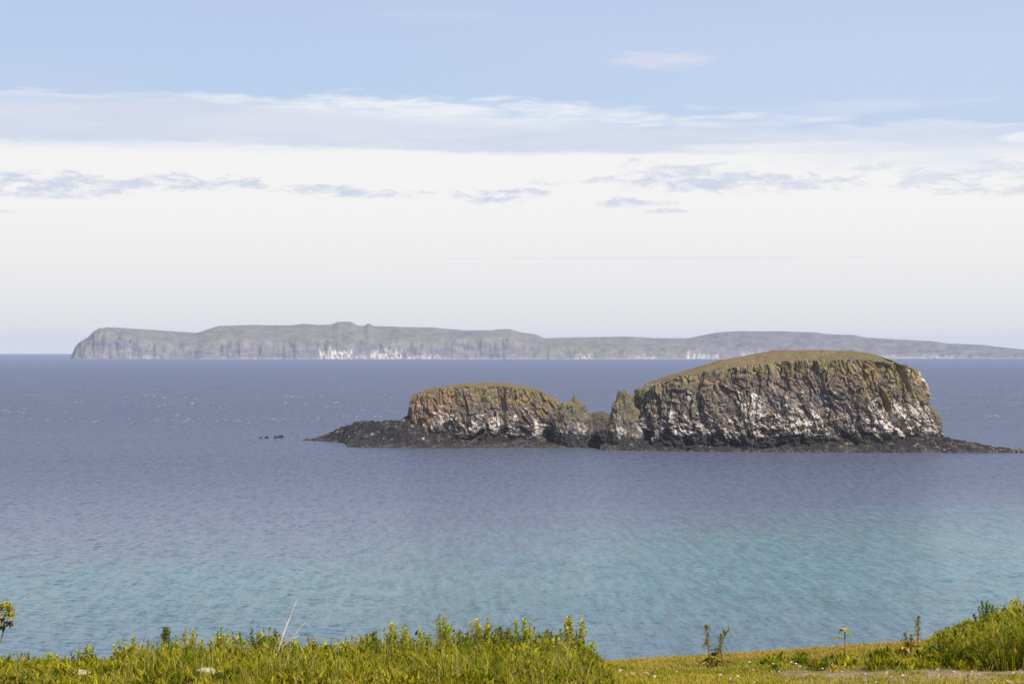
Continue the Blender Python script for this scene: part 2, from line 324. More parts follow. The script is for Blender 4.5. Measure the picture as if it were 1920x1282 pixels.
# ------------------------------------------------------------------ far island
SKY = np.array([(128, 676), (135, 664), (142, 650), (152, 641), (165, 633), (178, 622), (187, 616), (215, 614), (280, 618), (340, 622), (370, 624), (385, 619), (410, 611),
                (470, 609), (540, 610), (570, 607), (600, 609), (622, 608), (634, 603), (657, 603), (670, 610), (682, 611), (691, 606), (701, 611), (760, 613), (810, 614), (870, 619),
                (925, 619), (935, 617), (958, 617), (972, 622), (1005, 627), (1020, 634), (1100, 632), (1180, 631), (1230, 634), (1290, 634), (1310, 630), (1345, 623), (1380, 621),
                (1460, 621), (1530, 623), (1548, 626), (1600, 628), (1625, 633), (1700, 637), (1755, 640), (1775, 644), (1840, 646), (1870, 650), (1920, 655), (2000, 662), (2080, 676)], float)
def make_far():
    nx, ny = 2000, 110
    px = np.linspace(130, 2070, nx)
    D0 = 8250 + sm(px, 1150, 1900) * 550
    d = np.concatenate([np.linspace(0, 160, 40), np.geomspace(170, 1500, 50), np.linspace(1550, 2400, 20)])
    PX, DD = np.meshgrid(px, d, indexing='ij'); DB = D0[:, None] + DD
    yt = np.interp(px, SKY[:, 0], SKY[:, 1])
    ridge = 1100.0
    zt = (HC - (yt - H0) * (D0 + ridge) / F)[:, None] + np.zeros_like(DD)
    # height of cliff foot slope: cliff fraction of the height
    cf = 0.55 + 0.16 * fbm(px / 130, 0.3, o=3, seed=3)
    cf = cf + 0.35 * sm(px, 340, 160) + 0.12 * sm(px, 780, 880) * sm(px, 1000, 960) - 0.1 * sm(px, 1300, 1400)
    cf = np.clip(cf, 0.3, 0.95)[:, None]
    sea = -DB ** 2 / (2 * EARTH) - 6
    s1 = DD + 60 * fbm(PX / 30, DD / 200, o=4, seed=8) + 12 * fbm(PX / 16, DD / 30, o=3, seed=15)
    cl = sm(s1, 10, 95) * 0.62 + sm(s1, 60, 150) * 0.38
    tal = 0.20 + 0.10 * fbm(PX / 50, 0.0, o=2, seed=4)
    low = tal * sm(DD, 0, 70)
    prof = low + (cf - low) * cl + (1 - cf) * sm(DD, 130, ridge) ** 0.8
    bk = 1 - 0.9 * sm(DD, ridge, 2400)
    z = sea + (zt - sea) * prof * bk
    z += 6 * np.abs(fbm(PX / 40, DD / 55, o=3, seed=23)) * sm(DD, 80, 200) * (1 - sm(DD, 700, 1000))
    z += 15 * fbm(PX / 60 + DD / 300, DD / 260, o=3, seed=27) * sm(DD, 30, 120) * (1 - sm(DD, 650, 1000))
    z += 10 * fbm(PX / 26, DD / 120, o=5, seed=21) * sm(DD, 0, 60) * (1 - 0.85 * sm(DD, 600, 1050)) * sm(yt, 676, 655)[:, None]
    z = np.where(DD < 1, sea - 4, z)
    end = (sm(px, 130, 136) * sm(px, 2070, 2040))[:, None]; z = sea + (z - sea) * end
    Xw = (PX - 960) * (DB) / F * 1.0
    V = np.stack([Xw, DB, z], -1)
    du = np.gradient(V, axis=0); dv = np.gradient(V, axis=1); n = np.cross(du, dv); n /= np.linalg.norm(n, axis=-1, keepdims=True) + 1e-9
    steep = 1 - sm(np.abs(n[..., 2]), 0.55, 0.9)
    green = lerpc(colr(.185, .20, .165), colr(.23, .215, .20), sm(fbm(PX / 60, DD / 300, o=4, seed=5), -0.3, 0.3))  # slopes paled and blued: part of the haze sits in the colour
    green = lerpc(green, colr(.14, .12, .125), 0.6 * sm(fbm(PX / 22, DD / 120, o=4, seed=7), 0.05, 0.35))
    rock = lerpc(colr(.12, .115, .165), colr(.21, .185, .225), sm(fbm(PX / 20, z / 16, o=5, seed=9), -0.2, 0.3))  # violet rock tones carry painted haze as well
    c = lerpc(green, rock, np.clip(steep - 0.1 + 1.7 * fbm(PX / 55, z / 40, o=4, seed=31), 0, 1))
    # headland and right part rockier, violet from the haze mixed into the rock colour
    c = lerpc(c, rock * 1.05, (0.55 * sm(px, 1250, 1400))[:, None] + 0 * DD)
    hgt = z - sea
    # chalk faces near the water
    ch = np.zeros_like(DD)
    for a, b, h, s in ((596, 663, 52, 1.0), (664, 690, 25, .5), (692, 757, 50, 1.0), (757, 830, 28, .6), (785, 800, 50, .6), (470, 488, 16, 1.0), (512, 530, 14, .6), (1075, 1110, 30, .7), (1110, 1185, 12, .3), (1188, 1232, 24, .6),
                       (1285, 1350, 32, .75), (1390, 1460, 38, .6), (1590, 1790, 24, .35), (1800, 1925, 10, .2), (265, 300, 26, .35), (830, 1010, 7, .7), (190, 225, 60, .2), (235, 250, 100, .3)):
        ed = fbm(PX / 7, 0 * DD, o=3, seed=int(a)) * 0.9
        top = h * (0.8 + ed)
        ch = np.maximum(ch, s * sm(PX, a, a + 5) * sm(PX, b, b - 5) * sm(hgt, top + 6, top - 6) * sm(fbm(PX / 5.5, z / 14, o=4, seed=int(b), gain=.65), -0.25, 0.25))
    c = lerpc(c, colr(.66, .58, .53), ch * .9)
    c = lerpc(c, colr(.5, .46, .40), 0.6 * sm(hgt, 9, 6) * sm(px, 340, 420)[:, None])
    o = mesh_obj('headland_island', V.reshape(-1, 3), [grid_faces(nx, ny)[:, ::-1]], M_far, c.reshape(-1, 3), smooth=False)
    tag(o, 'long hazy island of green slopes and chalk cliffs along the horizon', 'island')
make_far()

# ------------------------------------------------------------------ rocky near islands
def outline(p, n):
    th = np.linspace(0, 2 * np.pi, 20001)
    x = np.sign(np.cos(th)) * np.abs(np.cos(th)) ** (2 / p); y = np.sign(np.sin(th)) * np.abs(np.sin(th)) ** (2 / p)
    return x, y
def make_block(parent, cx, cy, aL, aR, b, p, edge, dome, left_prof, right_prof, seed, nring, nv, amp, paint, cap_inset=0.82, has_cap=True):
    """edge(x), dome(x): heights by world x; left/right_prof(v): fraction of half length at height fraction v"""
    ux, uy = outline(p, 0)
    X0 = np.where(ux > 0, ux * aR, ux * aL); Y0 = uy * b
    s = np.concatenate([[0], np.cumsum(np.hypot(np.diff(X0), np.diff(Y0)))])
    # finer on the side that faces the camera
    dens = np.where(uy < 0.35, 3.0, 1.0); q = np.concatenate([[0], np.cumsum(np.diff(s) * dens[1:])]); q /= q[-1]
    qq = np.linspace(0, 1, nring + 1)[:-1]
    ux = np.interp(qq, q, ux); uy = np.interp(qq, q, uy); S = np.interp(qq, q, s)
    nxv = np.gradient(np.where(ux > 0, ux * aR, ux * aL)); nyv = np.gradient(uy * b)
    N = np.stack([nyv, -nxv], -1); N /= np.linalg.norm(N, axis=1, keepdims=True) + 1e-9
    v = np.linspace(0, 1, nv)
    UX, Vv = np.meshgrid(ux, v); UY, _ = np.meshgrid(uy, v); SS, _ = np.meshgrid(S, v)
    A = np.where(UX > 0, aR * right_prof(Vv), aL * left_prof(Vv))
    Bd = b * (1 - (1 - cap_inset) * Vv ** 1.5)
    X = cx + UX * A; Yy = cy + UY * Bd
    E = edge(X) + 1.8 * fbm(SS / 9, 0.5, o=3, seed=seed + 1) + 1.1 * fbm(SS / 2.2, 2.5, o=2, seed=seed + 2) 
    Z = -4 + (E + 4) * Vv
    # closed in s: use 3-D world noise coordinates for continuity
    bx, by = cx + ux * np.where(ux > 0, aR, aL), cy + uy * b
    BX, _ = np.meshgrid(bx, v); BY, _ = np.meshgrid(by, v)
    skew = (amp['skew'] * (E - Z) + 5 * perlin(BX / 14, Z / 12, seed=seed + 77)) * (UY < 0)
    sx = BX - skew
    big = fbm(sx / 19, BY / 19, Z / 55, o=3, seed=seed)
    gul = -sm(fbm(sx / 9, BY / 9, Z / 70, o=2, seed=seed + 5), 0.12, 0.42)
    rib = 0.5 - np.abs(fbm(sx / 3.6, BY / 3.6, Z / 26, o=3, seed=seed + 9)) * 2.2
    blk = fbm(BX / 2.6, BY / 2.6, Z / 2.4, o=4, seed=seed + 13, gain=0.6)
    stp = np.abs(perlin(sx / 7, BY / 7, Z / 2.8, seed=seed + 15)) * 2
    lowr = sm(Z, E.mean() * 0.62, E.mean() * 0.2)
    disp = amp['big'] * big + amp['gul'] * gul * (1 - 0.3 * lowr) + amp['rib'] * rib * (1 - 0.35 * lowr) + blk * (amp['blk'] * (0.55 + 1.1 * lowr)) + amp['stp'] * stp * (0.4 + lowr)
    w1, e1 = worley(sx / 4.2, BY / 4.2, Z / 7.5, seed + 3); w2, e2 = worley(sx / 1.7, BY / 1.7, Z / 2.6, seed + 4)
    disp += amp['cell'] * (w1 - 0.5) * 2 - 0.5 * sm(e1, 0.12, 0.0) + amp['cell'] * 0.42 * (w2 - 0.5) * 2 - 0.2 * sm(e2, 0.14, 0.0)
    # dark undercut caves near the foot
    cave = sm(fbm(BX / 8, BY / 8, Z / 9, o=2, seed=seed + 19), 0.16, 0.34) * sm(Z, 14, 8) * sm(Z, 1, 4)
    disp -= 4.5 * cave
    nxx, _ = np.meshgrid(N[:, 0], v); nyy, _ = np.meshgrid(N[:, 1], v)
    P = np.stack([X + nxx * disp, Yy + nyy * disp, Z + 0.5 * blk * (Vv < 0.999)], -1)
    # normals
    du = np.roll(P, -1, 1) - np.roll(P, 1, 1); dv = np.gradient(P, axis=0); n = np.cross(du, dv); n /= np.linalg.norm(n, axis=-1, keepdims=True) + 1e-9
    c = paint(P, n, Vv, E, disp, seed)
    f = grid_faces(nv, nring, True)
    mesh_obj('cliff', P.reshape(-1, 3), [f], M_rock, c.reshape(-1, 3), parent)
    # turf cap
    t = np.linspace(1, 0.0, 46) ** 1.0; t[-1] = 0.002
    e = P[-1]
    cxx, cyy = cx, cy
    kern = np.hanning(91); kern /= kern.sum(); m_ = 45
    es = np.stack([np.convolve(np.concatenate([e[-m_:, q_], e[:, q_], e[:m_, q_]]), kern, 'valid') for q_ in range(3)], -1)
    sf = sm(t, 0.80, 1.0)[:, None, None]; eb = e[None] * sf + es[None] * (1 - sf)
    TX = cxx + (eb[..., 0] - cxx) * t[:, None]; TY = cyy + (eb[..., 1] - cyy) * t[:, None]
    dome_z = dome(TX); qd = sm(1 - np.abs(TY - cy) / (b * cap_inset), 0.0, 0.55)
    zed = eb[..., 2]
    TZ = zed * t[:, None] ** 14 + (1 - t[:, None] ** 14) * (edge(TX) + (dome_z - edge(TX)) * qd)
    TZ = TZ + 0.35 * fbm(TX / 1.3, TY / 1.3, o=2, seed=seed + 43) * (t[:, None] < 0.999) + 0.9 * fbm(TX / 5, TY / 5, o=4, seed=seed + 40) * (t[:, None] < 0.999)
    PT = np.stack([TX, TY, TZ], -1)
    ct = paint_cap(PT, t[:, None] + 0 * TX, seed)
    ct = lerpc(ct, colr(.17, .135, .085), sm(t[:, None] + 0.5 * fbm(TX / 3.5, TY / 3.5, o=3, seed=seed + 41), 0.86, 1.0))
    mesh_obj('turf_cap', PT.reshape(-1, 3), [grid_faces(len(t), nring, True)], M_turf, ct.reshape(-1, 3), parent)

def paint_cap(P, t, seed):
    x, y = P[..., 0], P[..., 1]
    n = fbm(x / 16, y / 10, o=4, seed=seed + 50)
    c = lerpc(colr(.205, .14, .08), colr(.165, .145, .065), sm(n + (0.45 * sm(x, 150, 190) if seed == 100 else 0) + 0.1, -0.05, 0.45))
    c = lerpc(c, colr(.13, .095, .045), sm(fbm(x / 4, y / 4, o=4, seed=seed + 51), 0.05, 0.4) * 0.7)
    c = lerpc(c, colr(.42, .36, .30), sm(t, 0.93, 0.985) * sm(fbm(x / 2, y / 2, o=3, seed=seed + 53), 0.02, 0.25) * 0.8)
    return c

def rock_paint(P, n, V, E, disp, seed):
    x, y, z = P[..., 0], P[..., 1], P[..., 2]
    rel = (x - BB[seed][0]) / (BB[seed][1] - BB[seed][0])
    h = z / np.maximum(E, 1)
    nz = n[..., 2]
    f1 = fbm(x / 7, y / 7, z / 9, o=4, seed=seed + 60); f2 = fbm(x / 2.2, y / 2.2, z / 5, o=4, seed=seed + 61); f3 = fbm((x + .45 * z) / 1.1, y / 1.1, z / 1.9, o=4, seed=seed + 62, gain=0.65)
    c = lerpc(colr(.19, .142, .10), colr(.14, .118, .108), sm(f1, -0.25, 0.25))
    c = lerpc(c, colr(.065, .058, .055), sm(f2, 0.02, 0.3) * 0.7)
    # ochre lichen in vertical tongues on the high columns
    och = sm(f1 + f2 * 0.7 + 0.45 * (h - 0.62) * 2 + (0.30 * sm(rel, 0.55, 0.8) - 0.12 if seed == 100 else 0.18 * sm(rel, 0.5, 0.1) + 0.05), 0.05, 0.42)
    oc = lerpc(colr(.31, .195, .08), colr(.22, .18, .075), sm(fbm(x / 9, y / 9, z / 12, o=3, seed=seed + 63), -0.2, 0.25))
    if seed != 100: oc = lerpc(oc, colr(.33, .17, .10), sm(rel, 0.4, 0.15) * 0.8)
    c = lerpc(c, oc, och * (0.74 + (0.22 * sm(rel, 0.5, 0.75) if seed == 100 else 0.1)))
    # olive growth near the rim
    ol = sm(h + 0.4 * f2, 0.86, 1.0) * (0.95 if seed != 100 else 1.0) * (1 - 0.5 * sm(rel, 0.6, 0.8))
    c = lerpc(c, lerpc(colr(.26, .20, .095), colr(.205, .19, .08), sm(f1, -0.2, 0.2)), ol * 0.85)
    # bird lime on ledges and below them
    wa, ea = worley((x + .5 * z) / 1.5, y / 1.5, z / 2.2, seed + 70); wb, eb = worley((x + .35 * z) / 3.8, y / 3.8, z / 5.5, seed + 71)
    zone = sm(h, 0.08, 0.2) * sm(h, 1.05, 0.30)
    fL = fbm(x / 10, y / 10, z / 10, o=3, seed=seed + 64)
    ft = fbm((x + .3 * z) / .8, y / .8, z / 5.0, o=3, seed=seed + 66)
    g = 0.55 * (wa - 0.5) + 0.50 * (wb - 0.5) + 0.75 * f3 + 0.55 * ft + 0.65 * fL + 0.30 * np.clip(nz, -0.5, 0.8)
    zz = 0.16 + 0.60 * (1 - zone)
    if seed == 100: g = g + 0.22 * (sm(rel, .70, .78) * sm(rel, .98, .92) * sm(h, .62, .42) + .6 * sm(rel, .40, .46) * sm(rel, .62, .54) * sm(h, .6, .45)) - 0.10 * sm(rel, .34, .22) * sm(h, .35, .5)
    gu = sm(g, zz - 0.02, zz + 0.26)
    c = c * (0.78 + 0.44 * wa)[..., None]
    if seed == 100: gu = np.maximum(gu, sm(g, 0.30, 0.5) * sm(rel, 0.84, 0.9) * sm(h, 0.8, 0.93))
    gu = gu * sm(z, 3.5, 8)
    c = lerpc(c, colr(.27, .23, .20), 0.35 * zone * sm(fL + f2 * .8, -0.1, 0.25))
    c = lerpc(c, lerpc(colr(.56, .49, .42), colr(.74, .68, .63), sm(f2, -0.1, 0.2)), gu * 0.92)
    # wet black foot
    wet = sm(z + 9 * f1 + 6 * f2 + 5 * fL, 10.5, 5.0)
    c = lerpc(c, lerpc(colr(.028, .026, .028), colr(.06, .052, .045), sm(f3, 0.0, 0.3)), wet * 0.95)
    return c

BB = {}
# large island
S1 = 1
D1 = 975.0
px2x = lambda p, D: (p - 960) * D / F
big = empty('rock_island', (px2x(1478, D1), D1, 0))
tag(big, 'large flat-topped rocky island with turf cap and pale streaked cliffs', 'island')
bx0 = px2x(1478, D1)
def tab(pts, D, yD=None):
    xs = np.array([px2x(p, D) for p, _ in pts]); zs = np.array([wz(y, yD or D) for _, y in pts]); return lambda x: np.interp(x, xs, zs)
edgeB = tab([(1185, 752), (1197, 738), (1205, 728), (1240, 714), (1290, 702), (1330, 694), (1400, 684), (1460, 678), (1600, 676), (1650, 680), (1680, 686), (1714, 695)], D1, 948)
domeB = tab([(1185, 750), (1197, 733), (1206, 721), (1240, 708), (1290, 695), (1330, 683), (1350, 676), (1400, 668), (1452, 658), (1520, 657), (1600, 659), (1640, 667), (1680, 681), (1714, 694)], D1 + 3)
aLB = (1478 - 1186) * D1 / F; aRB = (1762 - 1478) * D1 / F
BB[100] = (bx0 - aLB, bx0 + aRB)
rp = lambda v: np.interp(v, [0, .10, .2, .42, .5, .68, .85, 1], [1.0, 1.0, 1.0, .985, .945, .895, .865, .835])
lp = lambda v: np.interp(v, [0, .3, .6, .8, 1], [1.04, 1.02, 1.0, .985, .955])
def local(o):
    return o
class _P:  # geometry is written in world coordinates; children keep an inverse offset
    pass
def shift_children(e):
    for ch in e.children:
        me = ch.data; n = len(me.vertices); a = np.empty(n * 3, np.float32); me.vertices.foreach_get('co', a)
        a = a.reshape(-1, 3) - np.array(e.location, np.float32); me.vertices.foreach_set('co', a.ravel()); me.update()
ampB = dict(skew=0.22, big=3.6, gul=3.4, rib=0.7, blk=1.7, stp=0.8, cell=1.45)
make_block(big, bx0, D1, aLB, aRB, 34, 2.7, edgeB, domeB, lp, rp, 100, 1500, 190, ampB, rock_paint)

# small island
D2 = 1010.0
small = empty('rock_island', (px2x(910, D2), D2, 0))
tag(small, 'smaller rounded rocky island with russet cliffs and a low black foot', 'island')
sx0 = px2x(910, D2)
edgeS = tab([(755, 770), (765, 752), (775, 741), (795, 735), (830, 729), (880, 724), (950, 724), (1000, 732), (1030, 744), (1050, 758), (1062, 775), (1075, 790)], D2, 996)
domeS = tab([(755, 770), (764, 752), (772, 738), (795, 731), (830, 725), (880, 719), (950, 719), (1000, 727), (1030, 739), (1050, 754), (1062, 773), (1075, 790)], D2)
aLS = (910 - 761) * D2 / F; aRS = (1072 - 910) * D2 / F
BB[200] = (sx0 - aLS, sx0 + aRS)
rpS = lambda v: np.interp(v, [0, .3, .6, .85, 1], [1.06, 1.0, .93, .87, .80])
lpS = lambda v: np.interp(v, [0, .2, .4, .7, 1], [1.06, 1.02, 1.0, .985, .94])
ampS = dict(skew=0.2, big=2.4, gul=1.6, rib=0.5, blk=1.3, stp=0.6, cell=1.05)
make_block(small, sx0, D2, aLS, aRS, 24, 2.5, edgeS, domeS, lpS, rpS, 200, 900, 130, ampS, rock_paint)

# pinnacles: cone-like crags with the same rock
def crag(parent, px, D, prof, depth, seed, name='pinnacle', dark=0.0, res=(150, 70)):
    """prof: list of (py, left_px, right_px) from top to foot"""
    prof = sorted(prof); py = np.array([q[0] for q in prof], float); L = np.array([q[1] for q in prof], float); Rr = np.array([q[2] for q in prof], float)
    y = np.linspace(py[-1], py[0], res[1]); l = np.interp(y, py, L); r = np.interp(y, py, Rr)
    cxx = (l + r) / 2; hw = np.maximum((r - l) / 2, 0.3) * D / F
    th = np.linspace(0, 2 * np.pi, res[0] + 1)[:-1]
    z = wz(y, D)[:, None] + 0 * th[None]
    dz = depth * (hw / hw.max())[:, None]
    X = px2x(cxx, D)[:, None] + hw[:, None] * np.cos(th)[None]; Y = D + dz * np.sin(th)[None]
    d = 2.2 * fbm(X / 4, Y / 4, z / 5, o=4, seed=seed) + 0.8 * fbm(X / 1.2, Y / 1.2, z / 1.2, o=3, seed=seed + 3)
    d = d * np.clip(hw / 3, 0.15, 1)[:, None]
    P = np.stack([X + d * np.cos(th), Y + d * np.sin(th), z + 0.4 * d], -1)
    n = np.zeros_like(P); n[..., 2] = 0.1
    BB.setdefault(seed, (P[..., 0].min(), P[..., 0].max()))
    c = rock_paint(P, n, 0, z.max() + 0 * z, d, seed)
    c = lerpc(c, colr(.035, .032, .034), dark + 0 * z)
    c = lerpc(c, colr(.12, .10, .075), (0.6 + 0.3 * fbm(X / 2, Y / 2, z / 3, o=3, seed=seed + 8)) * sm(z, 6, 14))
    c = lerpc(c, colr(.17, .15, .05), (1 - dark) * 0.6 * sm(fbm(X / 3, Y / 3, z / 6, o=3, seed=seed + 5) + 0.12, 0.0, 0.3) * sm(z, 12, 18))
    top = np.append(P.reshape(-1, 3), [[P[-1, :, 0].mean(), P[-1, :, 1].mean(), P[-1, :, 2].max()]], 0)
    cc = np.append(c.reshape(-1, 3), [c[-1, 0]], 0)
    nv = len(y); a = (nv - 1) * res[0] + np.arange(res[0]); tri = np.stack([a, np.roll(a, -1), np.full(res[0], len(top) - 1)], -1)
    return mesh_obj(name, top, [grid_faces(nv, res[0], True), tri], M_rock, cc, parent)
crag(big, 1170, 965, [(731, 1166, 1173), (735, 1161, 1179), (745, 1158, 1184), (757, 1152, 1189), (770, 1148, 1197), (790, 1143, 1206), (840, 1136, 1220)], 8, 310)
crag(big, 1752, 962, [(763, 1742, 1748), (772, 1736, 1757), (785, 1734, 1763), (800, 1735, 1765), (812, 1736, 1764), (850, 1738, 1768)], 6, 330)
crag(small, 1080, 985, [(738, 1076, 1078), (746, 1073, 1081), (752, 1070, 1086), (757, 1054, 1091), (762, 1046, 1097), (772, 1040, 1102), (785, 1036, 1108), (845, 1035, 1122)], 8, 350)
crag(small, 1120, 990, [(773, 1110, 1134), (777, 1100, 1140), (782, 1096, 1152), (790, 1094, 1160), (845, 1090, 1160)], 7, 370, dark=0.75)

# low rock platforms round the islands (parts of their islands)
def shelf(parent, x0, x1, yf, yb, H, seed, name='rock_shelf', dx=0.5, dy=0.55, tan=1.0, yf2=None):
    """yf/yb/H: functions of world x: front line, back line, height"""
    xs = np.arange(x0, x1, dx); ymin = yf(xs).min() - 3; ymax = yb(xs).max() + 3; ys = np.arange(ymin, ymax, dy)
    X, Y = np.meshgrid(xs, ys, indexing='ij')
    wob = 5.5 * fbm(X / 13, Y / 13, o=5, seed=seed)
    df = Y - yf(X) + wob; db = yb(X) - Y + wob
    Hx = H(X)
    if yf2 is not None: Hx = np.minimum(Hx, 1.6 + (Hx - 1.6) * sm(Y - yf2(X) + wob, -2, 20))
    rise = np.minimum(df / (5 + H(X) * 1.7), db / 14.0)
    e = np.clip(rise, -0.6, 1); prof = np.sign(e) * np.abs(e) ** 0.75
    nn = fbm(X / 5.5, Y / 5.5, o=5, seed=seed + 1, gain=0.6); rid = 1 - np.abs(fbm(X / 3.2, Y / 3.2, o=4, seed=seed + 2)) * 3
    Z = prof * Hx + np.clip(prof * 2, -.5, 1) * (nn * (0.8 + 0.33 * Hx) + rid * (0.25 + 0.10 * Hx))
    # small terraces
    q = 1.1; Z = np.where(Z > 0, (np.floor(Z / q) + sm(Z / q - np.floor(Z / q), 0.25, 0.75)) * q * 0.7 + Z * 0.3, Z)
    Z = np.maximum(Z, -3)
    P = np.stack([X, Y, Z], -1)
    f1 = fbm(X / 5, Y / 5, Z / 3, o=4, seed=seed + 3); f2 = fbm(X / 1.4, Y / 1.4, Z / 1.0, o=4, seed=seed + 4, gain=.6)
    c = lerpc(colr(.028, .025, .028), colr(.095, .075, .063), sm(f1 + f2 * .5, 0.0, 0.4))
    c = lerpc(c, colr(.21, .155, .11), tan * 0.75 * sm(Z + 6 * f1, 2.0, 0.4) * sm(f2 + f1 * .6, -0.05, 0.35))
    c = lerpc(c, colr(.09, .085, .035), 0.7 * sm(f1, 0.12, 0.3) * sm(Z, 1.5, 2.5))
    c = lerpc(c, colr(.42, .38, .35), sm(f2 + f1 * .4, 0.34, 0.46) * sm(Z, 1.5, 3))
    return mesh_obj(name, P.reshape(-1, 3), [grid_faces(len(xs), len(ys))[:, ::-1]], M_rock, c.reshape(-1, 3), parent)
fi = lambda pts, D: (lambda x: np.interp(x, [px2x(p, D) for p, _ in pts], [v for _, v in pts]))
# large island shelf: front line (as distance) and height
shelf(big, px2x(1128, 940), px2x(1925, 940), fi([(1130, 955), (1180, 950), (1300, 940), (1500, 934), (1700, 932), (1850, 930), (1925, 934)], 940),
      fi([(1130, 1000), (1740, 1010), (1765, 978), (1850, 950), (1925, 940)], 940),
      fi([(1130, 2.0), (1180, 3.2), (1400, 3.2), (1600, 4.2), (1740, 6.0), (1775, 5.5), (1830, 3.4), (1880, 1.7), (1910, 0.8), (1925, 0.2)], 940), 400)
shelf(small, px2x(545, 1000), px2x(1185, 960), fi([(560, 1052), (575, 1048), (630, 1030), (645, 1012), (655, 984), (690, 977), (760, 974), (1000, 978), (1190, 972)], 1000),
      fi([(560, 1062), (590, 1070), (620, 1074), (700, 1060), (1190, 1040)], 1000),
      fi([(566, 0.5), (578, 1.6), (590, 2.6), (610, 4.4), (632, 6.6), (665, 8.8), (700, 9.0), (745, 9.4), (760, 12), (850, 10), (1050, 10.5), (1100, 12.5), (1140, 11.5), (1175, 7)], 1000), 430, yf2=fi([(575, 1046), (640, 1020), (700, 994), (760, 978), (1000, 980), (1190, 974)], 1000))
for e in (big, small): shift_children(e)

# boulders: a few shapes, then copies
def rock_mesh(name, seed, mat, c0, c1, flat=0.7, sub=3):
    import bmesh
    bm = bmesh.new(); bmesh.ops.create_icosphere(bm, subdivisions=sub, radius=1)
    V = np.array([v.co[:] for v in bm.verts]); f = np.array([[v.index for v in fc.verts] for fc in bm.faces]); bm.free()
    d = 1 + 0.35 * fbm(V[:, 0] * .9, V[:, 1] * .9, V[:, 2] * .9 + seed, o=3, seed=seed)
    V = V * d[:, None]; 
    for kk in range(5):   # planar chips
        nn = RNG.normal(size=3); nn /= np.linalg.norm(nn); t = V @ nn; V = V - np.outer(np.maximum(t - 0.72, 0), nn)
    V[:, 2] *= flat
    c = lerpc(c0, c1, sm(fbm(V[:, 0] * 2, V[:, 1] * 2, V[:, 2] * 2, o=3, seed=seed + 4), -0.2, 0.25))
    me = mesh_obj(name, V, [f], mat, c)
    return me
protos = [rock_mesh('boulder', 500 + i, M_rock, colr(.03, .028, .03) if i % 2 else colr(.09, .075, .055), colr(.075, .062, .05) if i % 2 else colr(.26, .21, .16)) for i in range(6)]
n_b = 0
def place(proto, first, loc, sc, rot):
    o = proto if first else proto.copy()
    if not first: C.objects.link(o)
    o.location = loc; o.scale = sc; o.rotation_euler = rot; return o
rr = random.Random(4)
used = [False] * 6
for i in range(150):
    u = rr.random() ** 0.8; p = 1768 + u * 150
    hgt = np.interp(p, [1768, 1830, 1880, 1918], [4.6, 3.0, 1.5, 0.4])
    D = 932 + rr.random() ** 1.3 * np.interp(p, [1768, 1850, 1918], [34, 20, 8])
    z = hgt * min(1, (D - 930) / 8) * rr.uniform(.6, 1.0); s = rr.uniform(.45, 1.25) * (1.25 if rr.random() < .12 else 1)
    kx = rr.randrange(6); o = place(protos[kx], not used[kx], (px2x(p, D), D, max(z, 0.05)), (s * rr.uniform(.8, 1.3), s, s * rr.uniform(.7, 1.2)), (0, 0, rr.uniform(0, 6.28))); used[kx] = True
    tag(o, 'weathered boulder on the low spit off the large island', 'boulder', 'boulders along the spit')
lab = ['leftmost of the dark rocks awash left of the spit', 'second from the left of the dark rocks awash', 'third from the left of the dark rocks awash', 'rightmost and tallest of the dark rocks awash']
for (p, y, s), l in zip(((489, 821, .9), (500, 821, 1.3), (517.5, 820.5, 1.5), (526, 820, 1.7)), lab):
    D = wD(y); o = protos[1].copy(); C.objects.link(o); o.name = 'skerry'; o.location = (px2x(p, D), D, 0.1); o.scale = (s * 1.0, s, s * 1.0); o.rotation_euler = (0, 0, p)
    tag(o, l, 'rock', 'dark rocks awash off the spit')

# ------------------------------------------------------------------ near ground
CREST = np.array([(-600, 1262), (0, 1260), (200, 1256), (600, 1250), (1000, 1246), (1140, 1241), (1300, 1231), (1560, 1214), (1740, 1201), (1920, 1188), (2500, 1160)], float)
DC = 24.0
def ground_z(x, y, detail=True):
    """height relative to camera"""
    px = 960 + x * F / DC
    zc = -(np.interp(px, CREST[:, 0], CREST[:, 1]) - H0) * DC / F
    base = np.interp(y, [-30, 0, 15, 18, DC], [-1.5, -1.7, -2.75, -3.06, 0])
    mid = -3.06 + (zc + 3.06) * np.clip((y - 18) / (DC - 18), 0, 1)
    z = np.where(y < 18, base, mid)
    over = np.maximum(y - DC, 0)
    z = z - over * 0.25 - np.minimum(over, 60) ** 1.6 * 0.12
    if detail: z = z + 0.03 * fbm(x / 1.2, y / 1.2, o=3, seed=600) * sm(y, 14, 17) * (1 - 0.8 * sm(y, 21, 24))
    return np.maximum(z, -HC - 4)
def bare(x, y):
    """bare stony soil at the lower right"""
    px = 960 + x * F / y; py = H0 - ground_z(x, y, False) * F / y
    return sm(px, 1400, 1520) * sm(py, 1250, 1262) * sm(fbm(x / .45, y / .8, o=4, seed=610), -0.35, 0.0)
